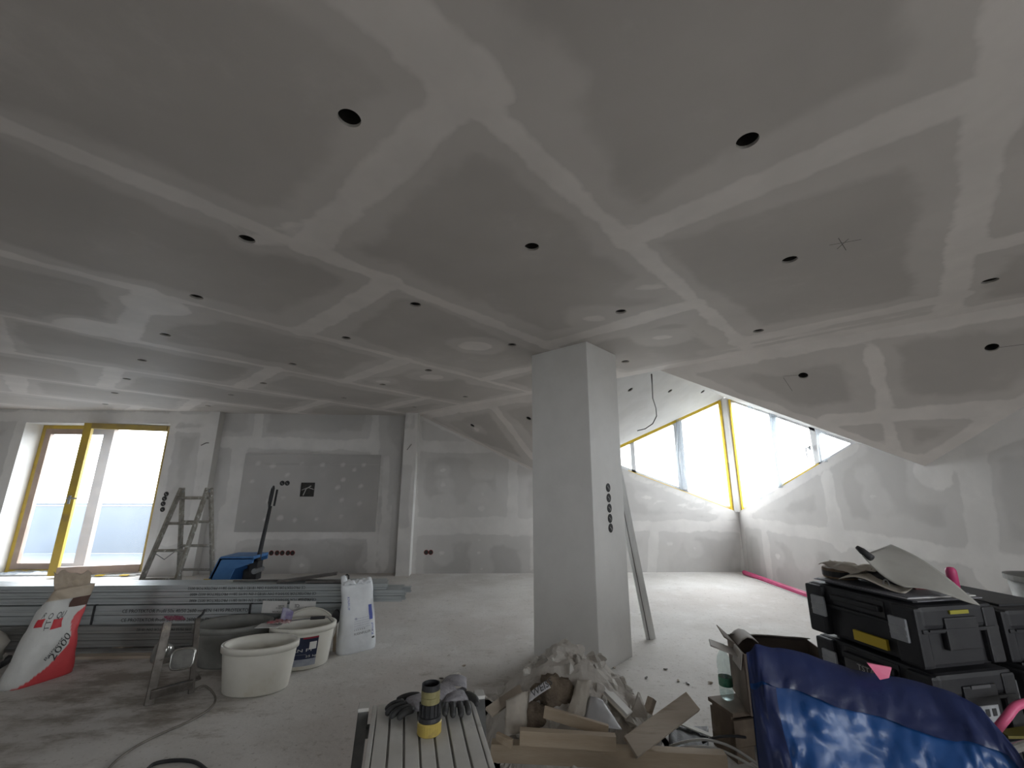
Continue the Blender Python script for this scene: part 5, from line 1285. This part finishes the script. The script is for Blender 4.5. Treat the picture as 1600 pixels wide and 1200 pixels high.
for w_, (x0, y0, x1, y1, x2, y2, x3, y3, lab) in enumerate([(985, 1120, 997, 1088, 1012, 1122, 1000, 1090, 'upright pointed plaster shard right of the plasterboard strip'), (965, 1130, 985, 1108, 985, 1165, 1002, 1140, 'flat plaster shard lying behind the short wooden board')]):
    tag(MB().prism([px3(x0, y0, 2.38), px3(x1, y1, 2.40), px3(x3, y3, 2.40), px3(x2, y2, 2.36)], (.01, .03, .008)).build('plaster_shard', M_RUB), lab, 'plaster')
# timber
plank(onz(768, 1172, .10), onz(1134, 1190, .10), .05, .07, M_WOOD, 'long wooden batten lying across the front of the rubble heap')
a_, b_ = px3(985, 1168, 2.18), px3(1082, 1096, 2.32)
plank(a_, b_, .085, .022, M_WOODG, 'short dusty wooden board sticking up to the right out of the rubble', up=(-.45, -.75, .5))
plank(px3(812, 1150, 2.14), px3(962, 1160, 2.10), .035, .055, M_WOOD, 'pale split wood piece lying behind the long batten', up=(0, 0, 1))
plank(px3(850, 1112, 2.24), px3(950, 1142, 2.18), .02, .045, M_WOOD, 'thin brown wood wedge lying on the pale split wood')
plank(px3(764, 1113, 2.30), px3(816, 1076, 2.50), .05, .014, M_WOODG, 'thin lath lying at the left edge of the heap', up=(.3, -.3, .9))
plank(px3(1012, 1113, 2.42), px3(1019, 1091, 2.44), .035, .03, M_WOODG, 'small upright wood block behind the short wooden board', name='wood_block', cat='wood block')
plank(px3(776, 1150, 2.16), px3(800, 1162, 2.12), .02, .03, M_WOOD, 'small wood splinter at the left end of the long batten', name='wood_splinter', cat='wood')
wire(smooth_pts([px3(772, 1098, 2.42), px3(762, 1090, 2.5), px3(752, 1085, 2.5), px3(748, 1090, 2.46)]), .004, 'thin white wire end sticking out at the left of the heap', 'wire', M_PLS)
# floor crumbs
for k, (x, y, lab) in enumerate([(1040, 1045, 'dark crumb on the floor right of the pillar'), (1060, 1063, 'crumb on the floor beside the dark crumb'), (1075, 1068, 'flat crumb on the floor left of the bottle'), (1110, 1066, 'elongated chip on the floor near the bottle'), (1010, 1058, 'pale chip at the foot of the heap'), (960, 1043, 'plaster crumb at the pillar base'), (690, 1060, 'dark crumb left of the pillar'), (725, 1040, 'tiny crumb on the floor left of the pillar')]):
    chunk(onz(x, y, .006), .016, 300 + k, M_WOODG if k % 2 else M_DKST, lab, (1.4, .8, .4), (0, 0, k), name='floor_crumb', group='crumbs on the floor')

# ------------------------------------------------------------------ black tray and white cables at the bottom
tr = onz(1085, 1160, .03)
tag(MB().grid(lambda u, v: onz(1045 + 62 * u, 1135 + 75 * v, .02 + .02 * abs(mnoise.noise(Vector((u * 5, v * 5, 7))))), 16, 10).build('black_foil', mat('black_foil', (.018, .018, .02), (.03, .03, .033), scale=9, rough=.65, bump=.1), smooth=True, fixn=False, solid=.002), 'black plastic foil lying on the floor right of the rubble heap', 'foil')
tag(MB().bar(onz(1058, 1128, .035), onz(1125, 1155, .03), .03, .006).build('white_lath', M_PBD), 'narrow white slat lying along the edge of the black foil', 'slat')
M_WCAB = mat('pale_grey_cable', (.55, .55, .54), (.48, .48, .47), scale=12, rough=.5)
wire(smooth_pts([onz(x, y, z) for x, y, z in ((1046, 1166, .05), (1075, 1158, .09), (1105, 1156, .11), (1140, 1166, .11), (1178, 1190, .10), (1200, 1210, .10))]), .006, 'upper of two pale grey cables arching right of the rubble heap', 'cable', M_WCAB, 'pale_cable')
wire(smooth_pts([onz(x, y, z) for x, y, z in ((1044, 1172, .05), (1080, 1167, .08), (1115, 1169, .09), (1150, 1183, .09), (1185, 1203, .08))]), .006, 'lower of two pale grey cables arching right of the rubble heap', 'cable', M_WCAB, 'pale_cable')
wire(smooth_pts([onz(x, y, z) for x, y, z in ((1098, 1160, .07), (1115, 1153, .12), (1140, 1150, .14), (1165, 1152, .12))]), .006, 'black cable arching in front of the wooden crate', 'cable', M_BLACK, 'black_cable')

# ------------------------------------------------------------------ wooden crate, bottle, cardboard box
M_CRATE = mat('brown_chipboard', (.15, .115, .085), (.20, .155, .115), scale=10, rough=.8, c3=(.27, .23, .19), s3=5)
cA_, cB_ = onz(1145, 1114, .21), onz(1113, 1092, .21)
ez = Vector((cB_.x - cA_.x, cB_.y - cA_.y, 0)).normalized(); ex = Vector((ez.y, -ez.x, 0))
rzc = math.atan2(ex.y, ex.x)
cr = tag(empty('wooden_crate', (cA_.x, cA_.y, 0), rzc), 'brown chipboard crate carrying the plastic bottle and the cardboard box', 'crate')
CW_, CD_ = .62, .17
for (c, d, nm) in (((CW_ / 2, .008, .12), (CW_, .016, .11), 'front_board'), ((CW_ / 2, CD_ - .008, .12), (CW_, .016, .11), 'back_board'), ((.008, CD_ / 2, .1), (.016, CD_ - .034, .2), 'end_board'), ((CW_ - .008, CD_ / 2, .1), (.016, CD_ - .034, .2), 'end_board'), ((CW_ / 2, CD_ / 2, .2), (CW_ + .01, CD_ + .01, .018), 'top_board'), ((.05, .008, .032), (.1, .016, .064), 'foot'), ((CW_ - .05, .008, .032), (.1, .016, .064), 'foot'), ((CW_ / 2, CD_ - .008, .032), (CW_, .016, .064), 'back_foot')):
    MB().box(c, d).build(nm, M_CRATE, cr, bevel=.002)
# bottle
p = onz(1139, 1094, .2095)
M_PET = glass_mat('clear_pet', (.86, .91, .90), .12, .05, (.8, .9, .85), .08)
bt_ = tag(empty('plastic_bottle', (p.x, p.y + .015, .2095)), 'clear plastic water bottle with a green label standing on the crate', 'bottle')
MB().lathe([(.001, .004), (.022, .0), (.031, .008), (.033, .02), (.033, .05), (.031, .055), (.033, .06), (.033, .12), (.030, .128), (.034, .14), (.034, .165), (.030, .19), (.018, .215), (.012, .225), (.012, .235), (.015, .238), (.015, .242), (.012, .244), (.012, .255)], 28, cap=False).build('bottle_wall', M_PET, bt_, smooth=True)
MB().lathe([(.0336, .062), (.0338, .064), (.0338, .10), (.0336, .102)], 28, cap=False).build('label', mat('green_label', (.02, .12, .07), (.10, .25, .16), scale=22, rough=.4), bt_)
MB().lathe([(.001, .005), (.0305, .009), (.0315, .02), (.0315, .034), (.001, .034)], 24, cap=False).build('water', glass_mat('water', (.92, .97, .97), .1), bt_, smooth=True)
# cardboard box
M_CARD = mat('grey_brown_card', (.17, .135, .11), (.21, .17, .14), scale=5, rough=.8, c3=(.13, .10, .085), s3=3)
M_CARDL = mat('pale_card', (.40, .37, .34), (.46, .43, .40), scale=6, rough=.75)
bA, bB = onz(1158, 1022, .48), onz(1127, 985, .48)
ez = Vector((bB.x - bA.x, bB.y - bA.y, 0)).normalized(); ex = Vector((ez.y, -ez.x, 0)); rzb = math.atan2(ex.y, ex.x)
cb_ = tag(empty('cardboard_box', (bA.x + ex.x * .02 + ez.x * .03, bA.y + ex.y * .02 + ez.y * .03, .2095), rzb), 'open grey-brown cardboard box with bent flaps beside the tool cases', 'cardboard box')
BW_, BD_, BH_ = .40, .30, .262
MB().box((BW_ / 2, BD_ / 2, .003), (BW_, BD_, .005)).build('bottom', M_CARD, cb_)
for (c, d) in (((BW_ / 2, 0, BH_ / 2), (BW_, .005, BH_)), ((BW_ / 2, BD_, BH_ / 2), (BW_, .005, BH_)), ((0, BD_ / 2, BH_ / 2), (.005, BD_ - .006, BH_)), ((BW_, BD_ / 2, BH_ / 2), (.005, BD_ - .006, BH_))): MB().box(c, d).build('side', M_CARD, cb_)
def flap_(fn, m): MB().grid(fn, 10, 4).build('flap', m, cb_, smooth=True, fixn=False, solid=.004)
flap_(lambda u, v: (.005 + (BW_ - .01) * u, BD_ - .09 * v * (1 - .4 * v), BH_ + .02 * math.sin(v * PI / 2) + .01 * mnoise.noise(Vector((u * 3, v, 2)))), M_CARDL)
flap_(lambda u, v: (-.015 * v - .005, .01 + (BD_ * .45) * u, BH_ - .075 * v), M_CARDL)
flap_(lambda u, v: (.01 + .10 * v, BD_ * .45 + BD_ * .5 * u, BH_ + .03 * math.sin(v * PI) + .015 * v), M_CARDL)
flap_(lambda u, v: (-.05 * v, BD_ * .5 + BD_ * .5 * u, BH_ + .045 * v * (.6 + .4 * u)), M_CARD)
flap_(lambda u, v: (.12 + (BW_ - .13) * u, -.004 - .003 * v, BH_ - .07 * v), M_CARD)
# card lying on the crate's left, sticking out under the box flap
wc = onz(1107, 1004, .44)
tag(MB().box((0, 0, 0), (.13, .10, .008), Matrix.Rotation(-.4, 4, 'Z') @ Matrix.Rotation(.28, 4, 'Y')).build('corrugated_scrap', M_CARDL, bevel=.001, loc=onz(1130, 1012, .455)), 'corrugated cardboard scrap sticking out left of the open box', 'cardboard')

# ------------------------------------------------------------------ black tool cases
M_CASE = mat('case_black', (.012, .012, .015), (.020, .020, .023), scale=6, rough=.55, c3=(.035, .035, .036), s3=4)
M_LATCH = mat('grey_latch', (.30, .31, .33), (.38, .39, .40), scale=14, rough=.4)
M_CLAB = mat('case_label_grey', (.09, .09, .095), rough=.4)
cF, cN = Vector((1.47, 2.04, 0)), Vector((1.54, 1.56, 0))
def tool_case(loc, rz, hgt, label, extra=None):
    """local: front = -x, width along y, near side = -y"""
    root = tag(empty('tool_case', loc, rz), label, 'tool case', 'stacked black tool cases')
    D_, Wd_ = .34, .46; hb_ = hgt * .60
    MB().box((D_ / 2, 0, hb_ / 2 + .004), (D_ - .03, Wd_ - .03, hb_ - .008)).build('body', M_CASE, root, bevel=.012)
    MB().box((D_ / 2, 0, hb_ + (hgt - hb_) / 2), (D_, Wd_, hgt - hb_ - .008)).build('lid', M_CASE, root, bevel=.016)
    MB().box((D_ / 2, 0, hb_), (D_ + .006, Wd_ + .006, .014)).build('seam_lip', M_CASE, root, bevel=.004)
    for sy in (-1, 1):
        MB().box((.006, sy * (Wd_ / 2 - .045), hgt * .5), (.05, .085, hgt - .02)).build('corner_column', M_CASE, root, bevel=.010)
        MB().box((D_ - .03, sy * (Wd_ / 2 - .01), hgt * .5), (.06, .03, hgt - .03)).build('corner_column', M_CASE, root, bevel=.008)
        lt_ = MB().box((-.021, sy * .165, hb_ - .005), (.014, .062, .078)).build('latch', M_LATCH, root, bevel=.004)
        MB().box((-.029, sy * .165, hb_ + .002), (.004, .056, .008)).build('latch_ridge', M_LATCH, lt_)
        MB().box((-.029, sy * .165, hb_ - .022), (.004, .056, .006)).build('latch_ridge', M_LATCH, lt_)
        # side grip with ribs
        MB().box((D_ / 2, sy * (Wd_ / 2 - .004), hgt * .55), (.15, .022, hgt * .5)).build('side_grip', M_CASE, root, bevel=.006)
        MB().box((D_ / 2, sy * (Wd_ / 2 + .004), hb_ + .004), (.30, .008, .006)).build('side_rib', M_CASE, root)
    MB().box((-.012, 0, hgt * .80), (.03, .20, .022)).build('handle', M_CASE, root, bevel=.006)
    MB().box((.004, 0, hgt * .80), (.014, .215, .055)).build('handle_recess', M_BLACK, root)
    MB().box((D_ / 2, 0, hgt - .002), (D_ - .09, Wd_ - .10, .012)).build('lid_panel', M_CASE, root, bevel=.004)
    return root
ch = .2125
wid = ['bottom', 'third from the top', 'second from the top', 'top']
rzk = math.radians(8.3)
ccen = Vector(((cF.x + cN.x) / 2, (cF.y + cN.y) / 2, 0))
cases = []
for k in range(4):
    dx = (.0, .012, .0, -.014)[k]
    cases.append(tool_case((ccen.x + dx, ccen.y, .001 + k * (ch + .0015)), rzk, ch, f'{wid[k]} black tool case with grey latches in the near stack'))
t_ = cases[3]
MB().box((-.0005, -.03, .045), (.012, .13, .036)).build('yellow_label', M_YEL, t_); MB().box((.17, -.2335, ch - .026), (.085, .006, .012)).build('yellow_strip', mat('olive_yellow', (.30, .27, .03), rough=.5), t_)
t_ = cases[2]
MB().box((-.001, .01, ch * .62), (.012, .20, .05)).build('name_plate', M_CLAB, t_)
M_WTXT = mat('white_print', (.55, .55, .56), rough=.5)
text('lettering', 'TSTAK', .030, (-.008, .055, ch * .60), (0, -1, 0), (0, 0, 1), M_WTXT, t_)
MB().box((.17, -.2395, ch * .40), (.105, .004, .05)).build('paper_label', M_LATCH, t_); MB().box((.17, -.2375, ch * .78), (.085, .004, .010)).build('grey_strip', M_CLAB, t_)
for i in range(3): MB().box((.14 + .03 * i, -.2417, ch * .42), (.018, .002, .022)).build('pictogram', M_BLACK, t_)
# second stack further right
for k in range(4):
    tool_case((2.02, 1.93 + .03 * (k % 2), .001 + k * (ch - .012)), math.radians(3), ch - .0135, f'{wid[k]} black tool case of the far stack at the right edge')
# ------------------------------------------------------------------ clutter on the cases
zc_ = 4 * (ch + .0015) + .003
def caseP(x, y, z=0.0): return Vector((ccen.x, ccen.y, zc_)) + Matrix.Rotation(rzk, 3, 'Z') @ Vector((x, y, z))
M_GSHEET = mat('grey_card_sheet', (.36, .35, .32), (.41, .40, .37), scale=5, rough=.7)
M_DPAP = mat('dark_papers', (.14, .14, .16), (.20, .20, .22), scale=7, rough=.6)
pf = tag(empty('document_folder', caseP(.16, .0)), 'flat dark document folder lying on the top tool case', 'folder')
for i, (dx, dy, r_, m_) in enumerate(((.0, .0, .02, M_DPAP), (.005, .01, -.03, M_PAPER), (-.01, .0, .05, M_DPAP))):
    MB().box((dx, dy, .005 + .0035 * i), (.31, .42 - .03 * i, .003), Matrix.Rotation(rzk + r_, 4, 'Z')).build('folder_sheet', m_, pf)
lm = lumps(.075, 51, .25, 3, (.9, 1.5, .42)); o = lm.build('tool_pouch', M_BLACK, smooth=True); o.location = caseP(.15, .03, .045); o.rotation_euler[2] = rzk; tag(o, 'black cloth tool pouch lying under the grey card sheet', 'pouch')
tp2 = tag(empty('tape_roll', caseP(.10, .165, .014)), 'brown paper roll lying on the far end of the top tool case', 'roll')
MB().lathe([(.03, 0), (.062, 0), (.065, .006), (.065, .036), (.062, .042), (.03, .042), (.03, 0)], 28, cap=False).build('roll_body', mat('brown_roll', (.20, .14, .09), (.26, .19, .13), scale=12, rough=.8), tp2); MB().lathe([(.0655, .008), (.0655, .030)], 28, cap=False).build('roll_band', M_BLACK, tp2)
sheet('brown_paper', caseP(.03, .20, .065), caseP(.17, .21, .07), caseP(.01, .02, .06), caseP(.16, -.02, .07), .01, M_PPR, 'crumpled brownish paper lying over the roll and pouch', 12, .02)
c00 = caseP(.10, .05, .145); c10 = caseP(.27, .11, .17); c01 = caseP(.02, -.13, .03); c11 = caseP(.27, -.22, .018)
def cardsheet(u, v):
    A = at(1347, 868, 1.72); B_ = at(1392, 851, 1.86); C_ = at(1414, 918, 1.60); D__ = at(1530, 941, 1.50)
    p = A * (1 - u) * (1 - v) + B_ * u * (1 - v) + C_ * (1 - u) * v + D__ * u * v
    return p + Vector((0, 0, .028 * math.sin(PI * v) * u + .010 * math.sin(PI * u * 1.5) * v - .02 * math.sin(PI * v) * (1 - u)))
tag(MB().grid(cardsheet, 20, 20).build('card_sheet', M_GSHEET, smooth=True, fixn=False, solid=.003), 'bent grey card sheet rising over the clutter on the tool cases', 'sheet')
tag(MB().grid(lambda u, v: at(1310, 905, 1.78) * (1 - u) * (1 - v) + at(1385, 888, 1.86) * u * (1 - v) + at(1412, 919, 1.60) * (1 - u) * v + at(1440, 912, 1.70) * u * v + Vector((0, 0, .018 * math.sin(v * 5 + u * 2))), 14, 14).build('card_scrap', M_PPR, smooth=True, fixn=False, solid=.003), 'wavy dusty card scrap left below the bent grey sheet', 'card')
kn = tag(empty('knife_handle', at(1345, 860, 1.74)), 'black knife handle sticking out left above the bent grey sheet', 'knife')
part(kn, MB().tube([at(1339, 855, 1.76), at(1347, 861, 1.74), at(1362, 872, 1.70)], [.008, .013, .013], 10), 'grip', M_BLACK, smooth=True)
pk = at(1486, 893, 1.95)
pk_ = tag(empty('foam_canister', (pk.x, pk.y, pk.z)), 'pink rounded canister top behind the bent grey sheet on the tool cases', 'canister')
MB().lathe([(.001, .02), (.012, .018), (.018, .01), (.02, 0), (.02, -.10)], 18).build('cap_body', M_PINK, pk_, smooth=True)
wr_ = tag(empty('red_box', caseP(.20, -.06, .012)), 'small dark red box under the right part of the grey sheet', 'box')
MB().box((0, 0, .022), (.05, .07, .042)).build('box_body', mat('dark_red', (.16, .04, .04), (.2, .06, .06), scale=9, rough=.6), wr_, bevel=.003)
rg = caseP(.07, -.06, .03)
tag(MB().tube([rg + Vector((.012 * math.cos(a), 0, .018 * math.sin(a))) for a in [i * PI / 6 for i in range(13)]], .003, 6).build('wire_ring', M_LATCH), 'small white wire ring standing in front of the red box', 'ring')
# ------------------------------------------------------------------ grey bin at the right edge
bp_ = at(1606, 905, 2.75); gb = tag(empty('grey_bin', (bp_.x + .16, bp_.y, 0)), 'tall dusty grey bin standing at the right edge by the wall', 'bin')
hb2 = onz(1, 1, 0).z + at(1590, 902, 2.75).z
MB().lathe([(.001, .0), (.14, .0), (.20, hb2), (.195, hb2), (.135, .01), (.001, .01)], 32, cap=False).build('bin_wall', M_GALV2, gb, smooth=True); MB().lathe([(.20, hb2 - .03), (.212, hb2 - .03), (.212, hb2 + .002), (.195, hb2)], 32, cap=False).build('bin_rim', M_GALV2, gb)

# ------------------------------------------------------------------ blue plastic bag
M_BBAG = mat('blue_film', (.009, .055, .20), (.014, .088, .30), scale=3.5, rough=.32, bump=.14, bscale=13, subs=.18, spec=.5)
M_NBAG = mat('navy_film', (.010, .018, .075), (.016, .028, .10), scale=4, rough=.3, bump=.18, bscale=14, subs=.08, spec=.5)
top = [(1166, 1020, 1.27), (1180, 1009, 1.28), (1215, 1012, 1.28), (1262, 1022, 1.27), (1330, 1046, 1.25), (1385, 1056, 1.23), (1440, 1066, 1.2), (1490, 1084, 1.16), (1530, 1105, 1.12), (1582, 1168, 1.05), (1612, 1215, 1.0)]
TP = [at(*q) for q in top]
def poly(P, u):
    f = u * (len(P) - 1); i = min(int(f), len(P) - 2); return P[i].lerp(P[i + 1], f - i)
fwd = Vector((-.45, -.89, 0))
def bagfn(side, extra=0.0):
    def fn(u, v):
        T = poly(TP, u); Bt = Vector((.74 + .80 * u, 1.33 - .16 * u, .004)); p = T.lerp(Bt, v)
        b_ = math.sin(PI * min(1, v * .92 + .0)) ** .6 * (math.sin(PI * (.03 + .94 * u)) ** .5)
        amp = (.15 if side > 0 else .10) * b_
        q = Vector((u * 3.2, v * 2.6, side * 4.0))
        fold = .022 * mnoise.noise(q) + .022 * mnoise.noise(q * 2.6) + .016 * abs(mnoise.noise(Vector((u * 7 - v * 5, v * 2, 3))))
        fold += .03 * math.exp(-((u - .60 + .35 * (v - .2)) / .05) ** 2) * (v > .08) * min(1, v * 3)
        d = fwd * side
        fold += .010 * abs(mnoise.noise(Vector((u * 26 + v * 8, v * 18, 6)))) + .010 * abs(mnoise.noise(Vector((u * 11, v * 9 + u * 6, 8))))
        return p + d * (amp + fold * min(1, v * 5 + .15) + extra) + Vector((0, 0, .006 * mnoise.noise(Vector((u * 14, 0, 9)))))
    return fn
bb = tag(empty('blue_bag', (1.13, 1.25, 0)), 'large shiny blue plastic bag in the right foreground', 'plastic bag')
part(bb, MB().grid(bagfn(1), 130, 80), 'bag_front', M_BBAG, smooth=True, fixn=False); part(bb, MB().grid(bagfn(-1), 40, 24), 'bag_back', M_NBAG, smooth=True, fixn=False)
f_ = bagfn(1, .010)
def collar(u, v):
    w = .085 + .03 * math.sin(u * 3.0) + .03 * mnoise.noise(Vector((u * 6, 0, 2)))
    return f_(u, v * w) + Vector((0, 0, .004 * (1 - v)))
part(bb, MB().grid(collar, 120, 20), 'folded_collar', M_NBAG, smooth=True, fixn=False)
part(bb, MB().grid(lambda u, v: f_((.0 + .15 * u) * (1 + .25 * mnoise.noise(Vector((v * 4, 0, 1)))), .10 + .9 * v), 16, 30), 'side_fold', M_NBAG, smooth=True, fixn=False)
# pink handles
pk2 = tag(empty('pink_scraper', at(1372, 1040, 1.20)), 'pink plastic scraper blade sticking out of the blue bag rim', 'scraper')
part(pk2, MB().prism([at(1354, 1035, 1.205), at(1392, 1042, 1.20), at(1388, 1058, 1.185), at(1374, 1061, 1.18)], fwd * .006), 'blade', mat('bright_pink', (.70, .12, .25), (.62, .10, .21), scale=9, rough=.4))
ph = tag(empty('caulking_tool', at(1580, 1115, 1.32)), 'pink plastic tool handle at the right edge above the blue bag', 'tool handle')
part(ph, MB().tube(smooth_pts([at(1556, 1142, 1.36), at(1572, 1122, 1.36), at(1590, 1102, 1.38), at(1625, 1095, 1.40)]), [.012] * 18 + [.012], 10), 'grip', MATS['bright_pink'], smooth=True)
part(ph, MB().tube([at(1625, 1095, 1.40), at(1660, 1110, 1.42)], .016, 10), 'tool_end', M_STEEL)
st_ = tag(empty('steel_rod', at(1590, 1165, 1.25)), 'bright steel rod at the right edge under the pink handle', 'rod')
part(st_, MB().tube([at(1578, 1172, 1.22), at(1640, 1150, 1.28)], .011, 10), 'rod', M_CHROME)
yl = tag(empty('yellow_case_lid', at(1580, 1140, 1.42)), 'olive yellow plate lying under the pink handle', 'plate')
part(yl, MB().prism([at(1560, 1140, 1.42), at(1630, 1130, 1.46), at(1640, 1150, 1.38), at(1575, 1150, 1.38)], (0, 0, -.008)), 'plate', mat('olive_plate', (.12, .10, .015), rough=.5))
